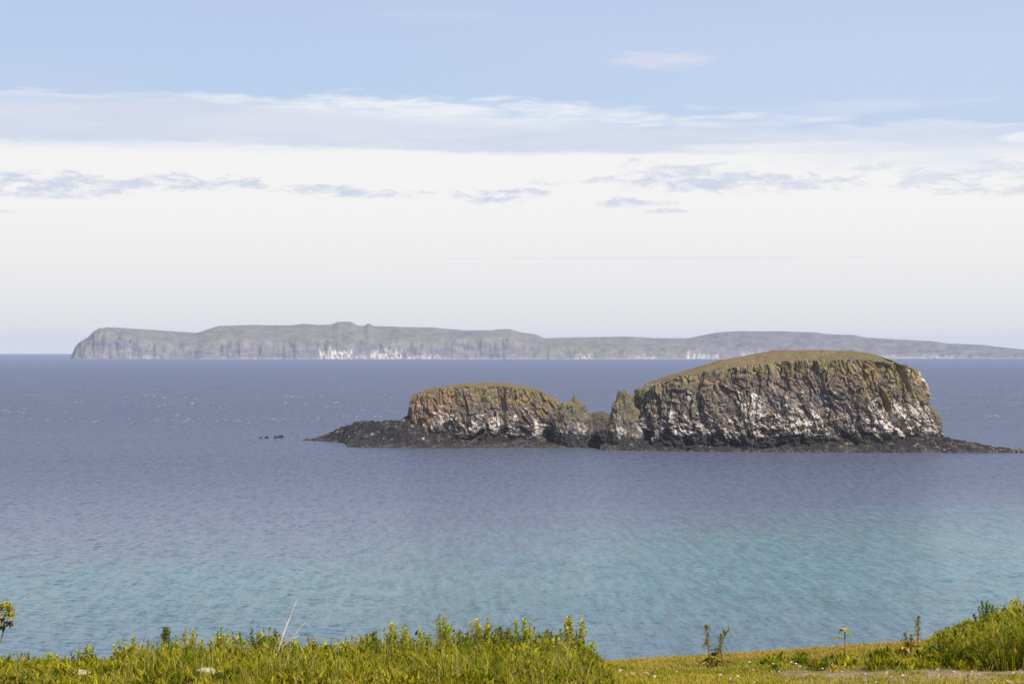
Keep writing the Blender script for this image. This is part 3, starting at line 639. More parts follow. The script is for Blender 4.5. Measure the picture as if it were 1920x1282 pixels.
def make_ground():
    xs = np.concatenate([-np.geomspace(400, 8.2, 60), np.arange(-8, 8, 0.06), np.geomspace(8.2, 400, 60)])
    ys = np.concatenate([np.linspace(-60, 14, 40), np.arange(14.1, 25, 0.06), np.geomspace(25.2, 130, 60)])
    X, Y = np.meshgrid(xs, ys, indexing='ij')
    Z = HC + ground_z(X, Y)
    f = fbm(X / .7, Y / .9, o=5, seed=601); g = fbm(X / .12, Y / .16, o=3, seed=602)
    c = lerpc(colr(.14, .14, .025), colr(.22, .18, .045), sm(f, -0.2, 0.25))
    b = bare(X, np.maximum(Y, 1)) * (Y > 12)
    c = lerpc(c, lerpc(colr(.42, .31, .20), colr(.24, .165, .09), sm(g, -.2, .3)), b * .9)
    px = 960 + X * F / np.maximum(Y, 1)
    c = lerpc(c, colr(.26, .15, .06), 0.8 * sm(Y, 22.3, 23.6) * sm(px, 1130, 1200))
    c = lerpc(c, colr(.16, .12, .08), sm(Y, 26, 32))
    tag(mesh_obj('ground', np.stack([X, Y, Z], -1).reshape(-1, 3), [grid_faces(len(xs), len(ys))[:, ::-1]], M_ground, c.reshape(-1, 3), smooth=True), kind='structure')
make_ground()

# ------------------------------------------------------------------ vegetation builders
def blades(base, height, width, lean, az, segs, c0, c1, curl=1.0):
    """vectorised ribbons: base (n,3); returns V, faces, colours"""
    n = len(base); t = np.linspace(0, 1, segs + 1)
    up = height[:, None] * (t - 0.25 * lean[:, None] * t ** 2)
    out = height[:, None] * lean[:, None] * t ** (1 + curl)
    dx, dy = np.cos(az)[:, None] * out, np.sin(az)[:, None] * out
    wd = width[:, None] * (1 - t ** 1.7) * 0.5
    ra = az + np.pi / 2 + RNG.uniform(-.7, .7, n)
    sx, sy = np.cos(ra)[:, None] * wd, np.sin(ra)[:, None] * wd
    c = base[:, None, :] + np.stack([dx, dy, up], -1)
    L = c - np.stack([sx, sy, 0 * sx], -1); Rr = c + np.stack([sx, sy, 0 * sx], -1)
    V = np.stack([L, Rr], 2).reshape(n, -1, 3)
    k = (segs + 1) * 2; i = np.arange(n)[:, None] * k
    F_ = np.concatenate([np.stack([i[:, 0] + 2 * j, i[:, 0] + 2 * j + 1, i[:, 0] + 2 * j + 3, i[:, 0] + 2 * j + 2], -1) for j in range(segs)])
    col_ = c0[:, None, :] * (1 - t[None, :, None]) + c1[:, None, :] * t[None, :, None]
    col_ = np.repeat(col_, 2, axis=1)
    return V.reshape(-1, 3), F_, col_.reshape(-1, 3)
class Acc:
    def __init__(s): s.V = []; s.Q = []; s.T = []; s.c = []; s.n = 0
    def add(s, V, F_, c):
        V = np.asarray(V, float); c = np.asarray(c, float)
        if c.ndim == 1: c = np.tile(c, (len(V), 1))
        s.V.append(V); s.c.append(c); (s.Q if F_.shape[1] == 4 else s.T).append(F_ + s.n); s.n += len(V)
    def obj(s, name, mat, parent=None, smooth=False):
        if mat is M_leaf:
            s.c = [np.stack([q[:, 0], q[:, 1], np.maximum(q[:, 2] * .8 - .018, .003)], -1) for q in s.c]
        fs = [np.concatenate(q) for q in (s.Q, s.T) if q]
        return mesh_obj(name, np.concatenate(s.V), fs, mat, np.concatenate(s.c), parent, smooth)
def tube(acc, pts, rad, c, k=6):
    pts = np.asarray(pts, float); rad = np.asarray(rad, float); th = np.linspace(0, 2 * np.pi, k + 1)[:-1]
    d = np.gradient(pts, axis=0); d /= np.linalg.norm(d, axis=1, keepdims=True) + 1e-9
    a = np.cross(d, [0.31, 0.9, 0.2]); a /= np.linalg.norm(a, axis=1, keepdims=True); b = np.cross(d, a)
    V = pts[:, None] + rad[:, None, None] * (np.cos(th)[None, :, None] * a[:, None] + np.sin(th)[None, :, None] * b[:, None])
    acc.add(V.reshape(-1, 3), grid_faces(len(pts), k, True), c)
def leaf(acc, base, dirv, length, width, c, droop=0.3, fold=0.25, segs=4):
    if segs >= 6: width = width * 1.35; length = length * 1.1
    """one leaf: ribbon with midrib fold, pointed tip, bending over"""
    dirv = np.asarray(dirv, float); dirv /= np.linalg.norm(dirv) + 1e-9
    side = np.cross(dirv, [0, 0, 1]); ns = np.linalg.norm(side); side = side / ns if ns > 1e-3 else np.array([1., 0, 0])
    nrm = np.cross(side, dirv)
    t = np.linspace(0, 1, segs + 1); w = width * 0.5 * np.sin(np.pi * np.clip(t, 0.04, 0.985) ** 0.8)
    ctr = np.asarray(base) + dirv * (t * length)[:, None] - np.array([0, 0, 1.]) * (droop * length * t ** 2)[:, None]
    L = ctr - side * w[:, None] + nrm * (w * fold)[:, None]; Rr = ctr + side * w[:, None] + nrm * (w * fold)[:, None]
    if segs >= 6: c = np.minimum(np.asarray(c) * 1.7, .6)
    V = np.stack([L, ctr, Rr], 1).reshape(-1, 3); q = []
    for j in range(segs): q += [(3 * j, 3 * j + 1, 3 * j + 4, 3 * j + 3), (3 * j + 1, 3 * j + 2, 3 * j + 5, 3 * j + 4)]
    cc = np.asarray(c); acc.add(V, np.array(q), np.clip(cc * rr.uniform(.8, 1.2), 0, 1))

def gbase(px, D):
    x = wx(px, D); return np.array([x, D, HC + float(ground_z(np.array(x), np.array(D)))])

# grass: skyline of the long growth in photo rows
GS = np.array([(-300, 1232), (0, 1226), (50, 1222), (110, 1232), (150, 1214), (180, 1216), (195, 1236), (220, 1206), (260, 1190), (300, 1184), (350, 1187), (400, 1184), (440, 1172),
               (500, 1172), (540, 1184), (600, 1190), (680, 1188), (720, 1180), (800, 1168), (840, 1162), (900, 1166), (1000, 1168), (1060, 1168), (1090, 1172), (1105, 1200), (1122, 1228), (1138, 1246)], float)
def make_grass():
    acc = Acc()
    def batch(n, pxr, Dr, hfun, wid, lean, cfun, segs=3, keep=None, curl=1.0):
        px = RNG.uniform(pxr[0], pxr[1], n); D = RNG.uniform(Dr[0], Dr[1], n)
        x = wx(px, D); h = hfun(px, D, x)
        ok = h > 0.01
        if keep is not None: ok &= keep(px, D, x)
        px, D, x, h = px[ok], D[ok], x[ok], h[ok]; n = len(px)
        b = np.stack([x, D, HC + ground_z(x, D) - 0.01], -1)
        c0, c1 = cfun(px, D, x, n)
        az = RNG.uniform(0, 2 * np.pi, n)
        V, F_, c = blades(b, h, RNG.uniform(.7, 1.3, n) * wid, RNG.uniform(lean[0], lean[1], n), az, segs, c0, c1, curl)
        acc.add(V, F_, c)
    def long_h(px, D, x):
        sky_y = np.interp(px, GS[:, 0], GS[:, 1])
        zt = -(sky_y - H0) * D / F
        h = (zt - ground_z(x, D)) * 0.9
        cl = fbm(x / .22, D / .4, o=2, seed=620) * .8 + fbm(x / .75, D / 1.2, o=2, seed=622)
        return np.clip(h, 0, .6) * RNG.uniform(.3, 1.0, len(px)) * (0.80 + 0.75 * cl)
    def gcol(px, D, x, n):
        f = fbm(x / .5, D / .6, o=3, seed=621)[:, None]; r = RNG.uniform(0, 1, (n, 1)); r2 = RNG.uniform(.75, 1.25, (n, 1))
        c = colr(.27, .27, .028) * (1 - sm(f, -.2, .3)) + colr(.52, .42, .07) * sm(f, -.2, .3)
        f2_ = sm(fbm(x / .25, D / .35, o=2, seed=643), 0.02, .2)[:, None]; c = c * (1 - .7 * f2_) + colr(.11, .15, .03) * .7 * f2_; c = np.where(r > .84, colr(.50, .40, .20), c); c = np.where((r > .72) & (r <= .84), colr(.07, .11, .02), c)  # dark green patches paint shadow into the clumps, besides straw and dark blades
        c = c * r2
        return c * .5, c * 1.25  # blade bases darkened in colour for the shade low in the grass
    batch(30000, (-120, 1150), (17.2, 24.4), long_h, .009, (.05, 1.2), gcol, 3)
    # shorter tangled growth on the near slope
    def short_h(px, D, x): return RNG.uniform(.08, .22, len(px)) * (0.8 + .8 * fbm(x / .4, D / .5, o=2, seed=625)) * sm(px, 1180, 1100)
    def tan_col(px, D, x, n):
        r = RNG.uniform(0, 1, (n, 1)); r2 = RNG.uniform(.7, 1.3, (n, 1)); f = sm(fbm(x / .5, D / .4, o=3, seed=626), -.15, .2)[:, None]
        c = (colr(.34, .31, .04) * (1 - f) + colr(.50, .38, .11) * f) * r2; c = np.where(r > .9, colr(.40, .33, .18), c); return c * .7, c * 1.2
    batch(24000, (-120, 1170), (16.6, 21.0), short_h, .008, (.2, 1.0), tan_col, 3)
    # pale seed culms standing above the rest
    def culm_h(px, D, x): return np.clip(long_h(px, D, x), .05, 1) * 1.0 + RNG.uniform(.04, .22, len(px))
    def culm_c(px, D, x, n):
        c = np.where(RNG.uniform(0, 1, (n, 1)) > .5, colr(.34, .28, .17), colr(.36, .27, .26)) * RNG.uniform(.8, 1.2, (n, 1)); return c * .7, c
    batch(900, (210, 1100), (20, 24.3), culm_h, .0045, (.03, .4), culm_c, 4)
    batch(700, (680, 1040), (21, 24.3), culm_h, .005, (.03, .3), culm_c, 4)
    # turf on the right
    def turf_h(px, D, x):
        return RNG.uniform(.015, .06, len(px)) * (1 - .8 * (RNG.uniform(0, 1, len(px)) < bare(x, D) * .97)) * sm(px, 1080, 1150) * np.where(RNG.uniform(0, 1, len(px)) < bare(x, D) * .93, 0, 1)
    def turf_c(px, D, x, n):
        f = fbm(x / .6, D / .8, o=4, seed=630)[:, None]; r = RNG.uniform(.7, 1.3, (n, 1))
        cr = sm(D, 21.8, 23.6)[:, None] * sm(fbm(x / .8, D / .9, o=3, seed=633) + .25, 0, .3)[:, None] * .85
        c = colr(.29, .27, .05) * (1 - sm(f, -.15, .25)) + colr(.47, .35, .11) * sm(f, -.15, .25)
        c = np.where(D[:, None] < 19.5, c * .4 + colr(.42, .33, .05) * .6, c)
        c = c * (1 - cr) + colr(.60, .32, .17) * cr; c = c * r
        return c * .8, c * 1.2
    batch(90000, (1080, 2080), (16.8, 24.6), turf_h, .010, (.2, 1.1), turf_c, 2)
    # broad leaves mixed through the growth
    def lf_h(px, D, x): return np.clip(long_h(px, D, x), 0, .5)
    def leafy(n, pxr, Dr, hf):
        px = RNG.uniform(pxr[0], pxr[1], n); D = RNG.uniform(Dr[0], Dr[1], n); x = wx(px, D); h = hf(px, D, x)
        cl = fbm(x / .35, D / .6, o=2, seed=640); ok = (h > .03) & (cl > -.08); px, D, x, h, cl = px[ok], D[ok], x[ok], h[ok], cl[ok]; n = len(px)
        b = np.stack([x, D, HC + ground_z(x, D) + h * RNG.uniform(.2, .95, n)], -1); f = sm(fbm(x / .5, D / .7, o=3, seed=641), -.2, .25)[:, None]
        f2_ = sm(fbm(x / .22, D / .35, o=2, seed=643), 0.02, .2)[:, None]  # mask for leaf clumps tinted dark green as painted shadow
        c = (colr(.27, .28, .03) * (1 - f) + colr(.52, .42, .06) * f); c = c * (1 - f2_) + colr(.12, .16, .035) * f2_; c = c * RNG.uniform(.65, 1.3, (n, 1)); c = np.where(RNG.uniform(0, 1, (n, 1)) > .93, colr(.42, .28, .12), c)
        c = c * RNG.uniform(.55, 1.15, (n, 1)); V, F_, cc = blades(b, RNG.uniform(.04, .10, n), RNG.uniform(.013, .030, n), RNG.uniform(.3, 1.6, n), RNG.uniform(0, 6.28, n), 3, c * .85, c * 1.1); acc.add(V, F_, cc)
    leafy(32000, (-120, 1145), (18.5, 24.3), lf_h)
    def wd_h(px, D, x): return .09 * sm(fbm(x / .30, D / .45, o=3, seed=650), .0, .35) * sm(px, 1380, 1460)
    leafy(7000, (1350, 1760), (19.8, 22.0), wd_h)
    def tuft_h(px, D, x): return .05 + .16 * np.clip(fbm(x / .12, D / .2, o=2, seed=652), 0, 1) * RNG.uniform(.3, 1, len(px))
    batch(9000, (1120, 1800), (22.5, 24.4), tuft_h, .008, (.1, 1.1), tan_col, 3)
    batch(6000, (1180, 2000), (17.0, 18.8), tuft_h, .009, (.1, 1.1), tan_col, 3)
    def fr_h(px, D, x): return .16 * sm(px, 1170, 1100) * (0.35 + .65 * sm(fbm(x / .4, D / .5, o=2, seed=660), -.2, .2))
    leafy(20000, (-120, 1170), (16.8, 20.5), fr_h)
    # rank grass among the bushes on the far right
    def rh(px, D, x):
        sky_y = np.interp(px, [1690, 1740, 1760, 1800, 1860, 1920, 2100], [1215, 1200, 1185, 1165, 1145, 1118, 1080])
        foot = np.interp(px, [1690, 1740, 1800, 1920, 2100], [1222, 1240, 1252, 1262, 1270])
        gy = H0 - ground_z(x, D) * F / D
        h = -(sky_y - H0) * D / F - ground_z(x, D)
        return np.clip(h, 0, .9) * RNG.uniform(.35, 1.0, len(px)) * sm(gy, foot + 8, foot - 8) * sm(px, 1690, 1760)
    batch(13000, (1690, 2080), (19.5, 24.6), rh, .010, (.05, 1.1), gcol, 3)
    leafy(11000, (1700, 2080), (19.5, 24.5), rh)
    tag(acc.obj('grass', M_leaf), kind='stuff')
make_grass()

# leafy plants
def leafy_shrub(px, D, top_y, wpx, hue, label, nst=14, lw=.032, ll=.095, seed=0):
    rr.seed(seed + int(px)); b = gbase(px, D); nst += 4; top_y -= 5; e = empty('leafy_shrub', b)
    H = -(top_y - H0) * D / F + HC - b[2]; W = wpx * D / F / 2
    st, lf = Acc(), Acc(); hue = np.array(hue)
    for i in range(nst):
        a = rr.uniform(0, 6.283); q = rr.random() ** .6; h = H * (1 - .35 * q * q) * rr.uniform(.85, 1.03)
        ex, ey = math.cos(a) * W * q, math.sin(a) * W * q * .8; t = np.linspace(0, 1, 7)
        pts = np.stack([ex * (.15 + 1.15 * t), ey * (.15 + 1.15 * t), h * t - .02], -1) + np.cumsum(np.array([[rr.gauss(0, .006), rr.gauss(0, .006), 0] for _ in t]), 0)
        tube(st, pts, np.linspace(.006, .0025, 7), hue * .8 + colr(.04, .02, 0), 5)
        m = int(h / .0115)
        for j in range(m):
            u = .12 + .88 * j / m; pt = np.array([np.interp(u, t, pts[:, kk]) for kk in range(3)]); la = j * 2.4 + rr.uniform(-.4, .4)
            upz = .25 + 1.3 * u ** 3; sc = (1.15 - .55 * u) * rr.uniform(.75, 1.2)
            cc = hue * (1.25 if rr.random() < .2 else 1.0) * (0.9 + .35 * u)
            if rr.random() < .06: cc = colr(.30, .20, .06)
            leaf(lf, pt, (math.cos(la), math.sin(la), upz), ll * sc, lw * sc * 1.2, cc, droop=.35, segs=3)
    st.obj('stem', M_stem, e); lf.obj('foliage', M_leaf, e)
    return tag(e, label, 'shrub', 'leafy plants along the cliff edge')
G1, G2, G3 = (.34, .36, .035), (.42, .385, .06), (.13, .18, .045)  # the third, dark green also paints shadow contrast into the growth
SH = [(311, 23.4, 1176, 16, G3, 'narrow leafy spike above the grass, farthest left along the skyline', 3),
      (163, 23.6, 1212, 42, G1, 'small rounded green tuft left of the narrow spike', 7),
      (468, 23.0, 1180, 70, G3, 'dark green bushy plant left of the bare dead branch', 13),
      (590, 22.6, 1196, 60, G2, 'yellowish low bush right of the bare dead branch', 9),
      (655, 22.8, 1190, 44, G2, 'pale green tufted bush at the dip of the grassy skyline', 8),
      (745, 22.8, 1164, 52, G2, 'pointed leafy bush where the grass mound starts to rise', 10),
      (832, 23.0, 1152, 46, G1, 'tall leafy bush with pale tip, left one of the middle mound', 10),
      (905, 22.6, 1152, 60, G2, 'broad leafy bush at the crown of the grass mound', 12),
      (975, 22.5, 1158, 60, G1, 'green bush among pale seed stalks right of the mound crown', 12),
      (1030, 22.0, 1176, 60, G3, 'darker leafy bush inside the right part of the mound', 11),
      (1076, 22.4, 1151, 46, G2, 'palm-like tufted bush at the right end of the mound', 12),
      (1096, 21.6, 1196, 48, G1, 'low bright bush at the foot of the tufted mound end', 10),
      (985, 20.5, 1205, 70, G1, 'wide low green bush in the front of the grass mound', 12),
      (1775, 23.2, 1180, 52, G3, 'dark leafy bush at the left end of the right-hand bank', 11),
      (1815, 23.0, 1158, 50, G1, 'mid-height leafy bush on the right-hand bank', 11),
      (1848, 23.0, 1126, 46, G3, 'tall dark spiky bush on the right-hand bank', 12),
      (1885, 22.8, 1142, 52, G1, 'bushy green plant beside the tall dark spiky bush', 12),
      (1915, 22.4, 1108, 60, G2, 'golden green bush cut by the right edge, highest on the bank', 14),
      (1795, 21.4, 1196, 56, (.20, .19, .02), 'yellow-green broad bush low on the right-hand bank', 9),
      (1850, 21.2, 1200, 70, G1, 'wide green bush in front of the tall dark one', 12),
      (1905, 20.8, 1195, 70, G3, 'shadowy low bush at the foot of the bank by the right edge', 12),
      (1500, 21.6, 1236, 30, G3, 'small dark clump of leaves on the short turf', 6),
      (1560, 21.2, 1238, 50, G3, 'low dark weed patch left of the drooping stem plant', 8)]
EX = [(238, 22.8, 1196, 50, G1, 'rounded green bush at the far left start of the raised growth'), (352, 22.6, 1180, 60, G2, 'sunlit yellowish bush just right of the narrow leafy spike'), (408, 22.4, 1176, 50, G1, 'mid green bush left of the dark bushy plant'),
      (438, 20.8, 1208, 60, G3, 'dark low bush above the larger pale stone'), (505, 22.4, 1172, 44, G3, 'dark upright bush close left of the dead branch tips'), (545, 21.8, 1196, 44, G1, 'green bush directly behind the foot of the dead branch'),
      (622, 21.0, 1206, 56, G1, 'low bush in front of the dip of the skyline'), (700, 21.8, 1186, 50, G3, 'dark green bush between the dip and the rising mound'), (785, 21.4, 1182, 60, G1, 'wide green bush low on the left flank of the mound'),
      (866, 21.0, 1186, 56, G3, 'dark leafy bush in the front middle of the mound'), (942, 21.4, 1168, 50, G3, 'dark upright bush under the mound crown'), (1048, 21.0, 1196, 56, G2, 'pale bush in front of the darker right bush of the mound'),
      (300, 20.4, 1222, 64, G1, 'low spreading bush between the two pale stones'), (90, 22.5, 1226, 50, G2, 'small pale tuft near the left edge of the growth'), (740, 19.6, 1222, 70, G2, 'low yellowish bush near the bottom centre-left'), (880, 19.2, 1230, 70, G1, 'low green bush near the bottom centre'),
      (1870, 22.0, 1160, 54, G1, 'upright green bush wedged among the right-hand bank bushes'), (1760, 21.6, 1206, 40, G3, 'small dark bush at the foot of the left end of the bank')]
SH += [e_ + (13,) for e_ in EX]
for i, (px, D, ty, wp, hue, l, ns) in enumerate(SH): leafy_shrub(px, D, ty, wp, hue, l, ns, seed=i)

# dock plants: upright seed spike above curling leaves
def dock(px, D, top_y, lean, label, spikes, hue=(.30, .28, .06), rust=(.36, .18, .07), basal=9, base_leaf=.18):
    rr.seed(int(px) * 3); b = gbase(px, D); e = empty('dock_plant', b); H = -(top_y - H0) * D / F + HC - b[2]
    for (dx, hh) in spikes:
        st, sdm = Acc(), Acc(); h = H * hh; t = np.linspace(0, 1, 9); dxm = dx * D / F
        pts = np.stack([dxm * (.4 + .6 * t) + lean * h * t ** 2, 0 * t, h * t], -1)
        tube(st, pts, np.linspace(.008, .003, 9), np.array(rust) * .8, 6)
        s = st.obj('stem', M_stem, e)
        for j in range(int(260 * h / .6)):
            u = .42 + .58 * rr.random(); pt = np.array([np.interp(u, t, pts[:, kk]) for kk in range(3)]); rad = .030 * (1.2 - u) + .008
            o = np.array([rr.gauss(0, rad), rr.gauss(0, rad), rr.gauss(0, .008)])
            cc = np.array(hue) * rr.uniform(.8, 1.4) if rr.random() < .65 else np.array(rust)
            leaf(sdm, pt + o * .8, (o[0] + 1e-3, o[1], .02), .022, .018, cc, .1, segs=2)
        sdm.obj('seed_head', M_leaf, e)
        for j in range(4):
            u = rr.uniform(.15, .6); pt = np.array([np.interp(u, t, pts[:, kk]) for kk in range(3)]); a = rr.choice((0, math.pi)) + rr.uniform(-.6, .6)
            L = Acc(); leaf(L, pt, (math.cos(a), math.sin(a), .9), base_leaf * rr.uniform(.5, .9), .035, np.array(hue) * .8, .9, .4, 7); L.obj('leaf', M_leaf, e)
    for j in range(basal):
        a = j * 2.4 + rr.uniform(-.3, .3); L = Acc(); cc = np.array(hue) * rr.uniform(.5, 1.2) if rr.random() < .7 else np.array(rust)
        leaf(L, (0, 0, .03 + .02 * (j % 4)), (math.cos(a), math.sin(a), rr.uniform(.5, 1.5)), base_leaf * rr.uniform(.8, 1.4), .045, cc, rr.uniform(.5, 1.1), .4, 8)
        L.obj('leaf', M_leaf, e)
    return tag(e, label, 'plant')
dock(1337, 21.4, 1172, 0.0, 'tall weed with two upright stems, nearest the grass mound', ((-13, 1.0), (16, .8)), hue=(.22, .24, .05), basal=16)
dock(1720, 21.8, 1156, 0.02, 'tall narrow dock spike left of the right-hand bank', ((0, 1.0), (-14, .55)), basal=12)
dock(1698, 21.8, 1186, -0.03, 'short rusty dock stem just left of the tall dock spike', ((0, 1.0),), basal=8)

# weed with curled leaves near the first one
def curled(px, D, top_y, label):
    rr.seed(9); b = gbase(px, D); e = empty('curly_weed', b); H = -(top_y - H0) * D / F + HC - b[2]; u = D / F
    st = Acc(); pts = np.array([(0, 0, 0), (-4 * u, 0, H * .3), (-6 * u, 0, H * .55), (-1 * u, 0, H * .72), (7 * u, 0, H * .92), (12 * u, 0, H)])
    tube(st, pts, np.linspace(.010, .004, 6), (.12, .13, .03), 6); st.obj('stem', M_stem, e)
    for (q, dx, dz, L_, w_, dr, hue) in ((.72, .6, 1.2, .13, .035, .2, (.10, .14, .02)), (.92, 1, .5, .10, .03, .9, (.16, .16, .03)), (.8, -.3, 1, .09, .03, .1, (.2, .17, .05)), (.5, 1, 1.0, .16, .03, 1.6, (.09, .12, .02)),
                                   (.3, 1.3, .7, .18, .04, 1.0, (.10, .12, .02)), (.2, -1, .8, .16, .04, .9, (.12, .13, .02)), (.1, 1, .5, .2, .045, .8, (.12, .13, .02)), (.1, -1, .6, .2, .04, .9, (.25, .13, .05)), (.35, -.8, .9, .12, .035, .7, (.13, .14, .03)), (.95, .2, 1, .07, .03, .2, (.13, .16, .03))):
        pt = [np.interp(q * H, pts[:, 2], pts[:, k_]) for k_ in range(3)]; A_ = Acc(); leaf(A_, pt, (dx, rr.uniform(-.5, .3), dz), L_, w_, hue, dr, .4, 8); A_.obj('leaf', M_leaf, e)
    return tag(e, label, 'plant')
curled(1357, 21.2, 1176, 'crooked weed with curling leaves, right of the two-stemmed weed')

# drooping broad-leaved stem
def droopy(px, D, top_y, label):
    rr.seed(5); b = gbase(px, D); e = empty('broadleaf_weed', b); H = -(top_y - H0) * D / F + HC - b[2]; u = D / F
    st = Acc(); pts = np.array([(4 * u, 0, 0), (3 * u, 0, H * .3), (2 * u, 0, H * .6), (2 * u, 0, H * .85), (-2 * u, 0, H * .97)])
    tube(st, pts, [.011, .010, .008, .006, .004], (.30, .20, .13), 7); st.obj('stem', M_stem, e)
    for (q, dx, dy, dz, L_, w_, dr, hue) in ((.64, -1, -.3, .15, .16, .06, .25, (.18, .18, .02)), (.86, .8, -.5, .3, .09, .05, 1.2, (.13, .15, .03)), (.86, -.7, -.4, .5, .10, .05, .9, (.15, .14, .04)), (.92, .1, -1, .8, .08, .05, .9, (.26, .19, .08)),
                                           (.92, .5, 0, 1, .06, .03, .2, (.25, .18, .1)), (.2, 1, -.4, .5, .17, .05, .5, (.17, .16, .02)), (.1, -1, -.2, .5, .14, .05, .6, (.13, .14, .02)), (.15, .7, -1, .6, .18, .05, .5, (.18, .16, .03)), (.3, -.6, .3, .6, .10, .04, .6, (.10, .13, .02))):
        pt = [np.interp(q * H, pts[:, 2], pts[:, k_]) for k_ in range(3)]; A_ = Acc(); leaf(A_, pt, (dx, dy, dz), L_, w_, hue, dr, .3, 8); A_.obj('leaf', M_leaf, e)
    return tag(e, label, 'plant')
droopy(1582, 21.4, 1172, 'single stem with a drooping leafy head standing alone on the turf')

# twig with leaves entering at the left edge
def edge_twig():
    rr.seed(3); b = gbase(-26, 22); e = empty('leafy_branch', b); D = 22; u = D / F; top = (wx(8, D) - b[0], 0, wz(1150, D) - b[2])
    st, lf = Acc(), Acc()
    P_ = np.array([(0, 0, 0), (top[0] * .55, 0, top[2] * .35), (top[0] * .95, 0, top[2] * .7), top]); tube(st, P_, [.008, .007, .006, .004], (.16, .11, .06), 6)
    for i in range(5):
        a = rr.uniform(-1.2, 1.2); tube(st, np.array([P_[2], P_[2] + (P_[3] - P_[2]) * .6 + [a * .05, 0, 0], np.array(top) + [a * 12 * u, rr.uniform(-.05, .05), rr.uniform(-18, 18) * u]]), [.006, .005, .003], (.14, .08, .04), 5)
    st.obj('stem', M_stem, e)
    for i in range(150):
        a = rr.uniform(0, 6.28); r_ = rr.random() ** .5; c = np.array(top) + [(-6 + math.cos(a) * 26 * r_) * u, rr.uniform(-.1, .1), math.sin(a) * 26 * r_ * u]
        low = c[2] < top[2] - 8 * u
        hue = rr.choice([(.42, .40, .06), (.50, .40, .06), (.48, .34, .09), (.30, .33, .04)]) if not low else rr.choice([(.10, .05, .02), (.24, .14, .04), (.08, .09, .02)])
        leaf(lf, c, (rr.uniform(-1, 1), rr.uniform(-1, .2), rr.uniform(-.5, 1)), .055, .06, hue, .4, .3, 4)
    lf.obj('foliage', M_leaf, e)
    tag(e, 'yellowing leafy branch tip poking in at the left edge of the view', 'branch')
edge_twig()

# bare dead branch
def dead_branch():
    D = 21.2; u = D / F; b = np.array([wx(505, D), D, wz(1246, D)]); e = Acc()
    pt = lambda x, y, dy=0: np.array([wx(x, D) - b[0], dy, wz(y, D) - b[2]])
    cc = (.66, .54, .44)
    def br(pts, r0, r1): tube(e, np.array(pts), np.linspace(r0 * 1.2, r1 * 1.1, len(pts)), cc, 6)
    br([pt(497, 1252), pt(506, 1238), pt(518, 1226), pt(525, 1212), pt(530, 1192), pt(537, 1172, .03), pt(543, 1158, .05), pt(550, 1138, .05), pt(556, 1124, .06)], .013, .0022)
    br([pt(526, 1216), pt(536, 1206, -.03), pt(545, 1197, -.05), pt(556, 1186, -.06), pt(566, 1172, -.06), pt(574, 1164, -.05)], .009, .002)
    br([pt(545, 1197, -.05), pt(553, 1194, -.04), pt(560, 1190, 0)], .004, .0015)
    br([pt(537, 1172, .03), pt(533, 1160, .0), pt(531, 1150, -.02)], .004, .0012)
    br([pt(550, 1138, .05), pt(556, 1132, .05), pt(560, 1118, .04)], .003, .001)
    o = e.obj('dead_branch', M_stem); o.location = b
    tag(o, 'bare bleached dead branch forking up out of the grass', 'branch')
dead_branch()

# pale stones lying in the growth
def stone(px, py, D, wpx, hpx, label, seed):
    o = rock_mesh('stone', seed, M_stone, colr(.56, .50, .32), colr(.44, .40, .24), .8)
    o.location = (wx(px, D), D, wz(py, D)); o.scale = (wpx / 2 * D / F, wpx / 2 * D / F * .7, hpx / 2 * D / F * 1.35); o.rotation_euler = (0, 0, rr.uniform(-.3, .3))
    tag(o, label, 'stone', 'pale stones lying in the grass')
stone(386, 1260, 17.8, 50, 18, 'pale cream stone in the grass, the larger and nearer of two', 701)
stone(152, 1262, 18.0, 46, 14, 'pale flat stone half hidden in grass at the far left', 702)

# russet leaves at the foot of the mound
def russet(px, py, label, hues, n, seed, ll=.11, W=20):
    rr.seed(seed); D = 19.6; b = np.array([wx(px, D), D, wz(py, D)]); e = Acc(); u = D / F
    for i in range(n):
        a = i * 2.4; leaf(e, (rr.uniform(-W, W) * u, rr.uniform(-.06, .06), rr.uniform(-.01, .03)), (math.cos(a), math.sin(a) - .4, rr.uniform(.3, 1.2)), ll * rr.uniform(.7, 1.2), .05, rr.choice(hues), .6, .3, 6)
    o = e.obj('broadleaf_clump', M_leaf); o.location = b; tag(o, label, 'plant')
russet(1082, 1268, 'clump of red and pink withered leaves at the foot of the mound', [(.42, .10, .05), (.50, .22, .14), (.30, .07, .03)], 16, 21)
russet(1122, 1262, 'bright green broad-leaved clump beside the red withered leaves', [(.22, .26, .02), (.13, .19, .02), (.07, .11, .015)], 20, 22, .14, 12)
russet(1196, 1268, 'small pinkish brown weed on the turf right of the mound', [(.30, .18, .10), (.34, .22, .15)], 10, 23, .09, 10)

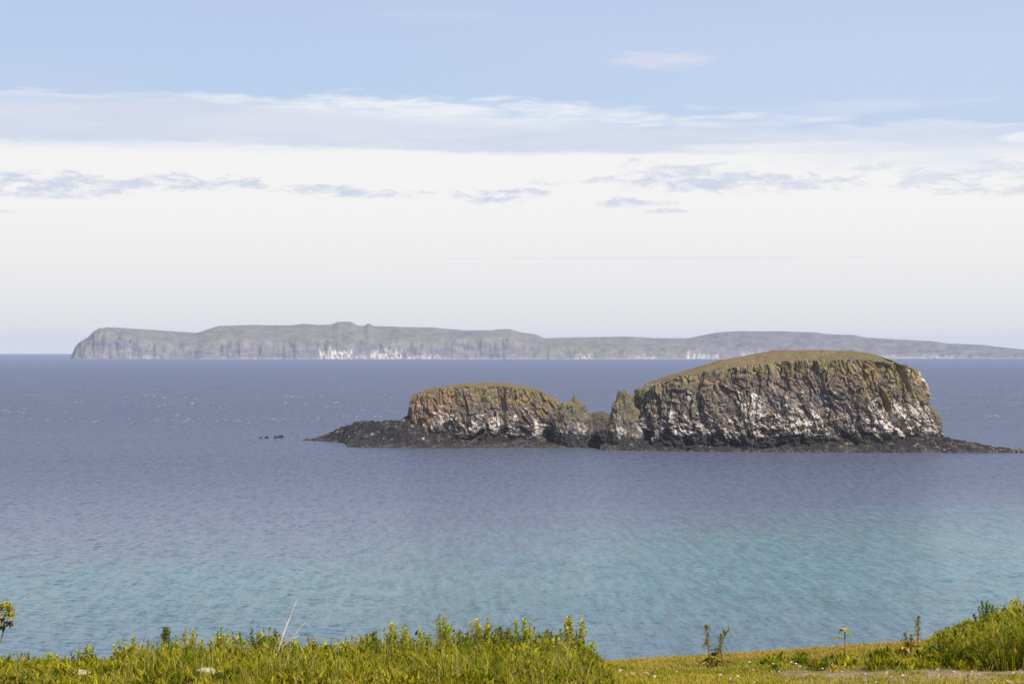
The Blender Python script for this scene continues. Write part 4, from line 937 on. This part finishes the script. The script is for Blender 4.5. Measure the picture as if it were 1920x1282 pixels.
# small white flowers: one built, the rest copied
def flower_proto():
    e = empty('white_flower'); st, pe, ce = Acc(), Acc(), Acc()
    tube(st, np.array([(0, 0, 0), (.004, 0, .04), (0, 0, .08)]), [.002, .002, .0018], (.12, .16, .03), 5)
    for i in range(9):
        a = i * 2 * math.pi / 9; leaf(pe, (0, 0, .08), (math.cos(a), math.sin(a), .35), .017, .010, (.8, .8, .74), .1, .1, 3)
    th = np.linspace(0, 2 * np.pi, 9)[:-1]; V = np.concatenate([[(0, 0, .089)], np.stack([.006 * np.cos(th), .006 * np.sin(th), 0 * th + .083], -1)])
    ce.add(V, np.array([(0, 1 + i, 1 + (i + 1) % 8) for i in range(8)]), (.55, .42, .03))
    st.obj('stem', M_stem, e); pe.obj('petal', M_petal, e); ce.obj('flower_centre', M_petal, e); return e
fl = flower_proto()
spots = [(530, 1262, 18.5), (531, 1271, 18.2), (538, 1277, 17.8), (838, 1226, 19.5), (1088, 1217, 20.5), (1088, 1228, 20.4), (1054, 1248, 19), (1106, 1246, 19.4), (648, 1252, 18), (598, 1270, 17.6), (1353, 1260, 19), (1383, 1264, 18.6), (1403, 1238, 20.5), (1412, 1252, 19.4),
         (1414, 1275, 18), (1372, 1268, 18), (1485, 1237, 20.4), (1491, 1241, 20), (1500, 1246, 20), (1558, 1243, 20.4), (1565, 1244, 20.2), (1540, 1250, 19.6), (1636, 1240, 20.8), (1654, 1243, 20.6), (1650, 1246, 20.2), (1834, 1188, 22), (1836, 1183, 22), (1905, 1215, 20.6), (1888, 1222, 20.2),
         (1790, 1230, 20.5), (1450, 1242, 20), (1460, 1256, 19), (236, 1212, 21), (250, 1250, 18), (690, 1240, 19), (880, 1250, 18.5), (930, 1262, 18), (1020, 1258, 18.6), (1165, 1252, 19.6), (1230, 1262, 18.8), (1270, 1256, 19.2), (1690, 1262, 18.6)]
for i, (px, py, D) in enumerate(spots):
    if i == 0: e = fl
    else:
        e = fl.copy(); C.objects.link(e)
        for ch in fl.children:
            c2 = ch.copy(); C.objects.link(c2); c2.parent = e
    s = rr.uniform(.5, .95); e.location = (wx(px, D), D, wz(py, D) - .085 * s); e.scale = (s, s, s); e.rotation_euler = (R(rr.uniform(15, 40)), 0, rr.uniform(-.5, .5))
    tag(e, 'tiny white daisy-like flower dotted through the grass', 'flower', 'white flowers dotted in the grass')

# pebbles on the bare soil
pp = [rock_mesh('pebble', 720 + i, M_stone, colr(.42, .30, .22), colr(.55, .46, .38), .6, 2) for i in range(3)]
npb = 0; tries = 0
while npb < 90 and tries < 4000:
    tries += 1
    px = rr.uniform(1420, 1925); D = rr.uniform(17.6, 20.2); x = wx(px, D)
    if float(bare(np.array(x), np.array(D))) < .5: continue
    o = place(pp[npb % 3], npb < 3, (x, D, HC + float(ground_z(np.array(x), np.array(D))) + .004), [rr.uniform(.008, .022)] * 3, (0, 0, rr.uniform(0, 6)))
    tag(o, 'small pale pebble on the bare pinkish soil', 'pebble', 'pebbles on the bare soil'); npb += 1
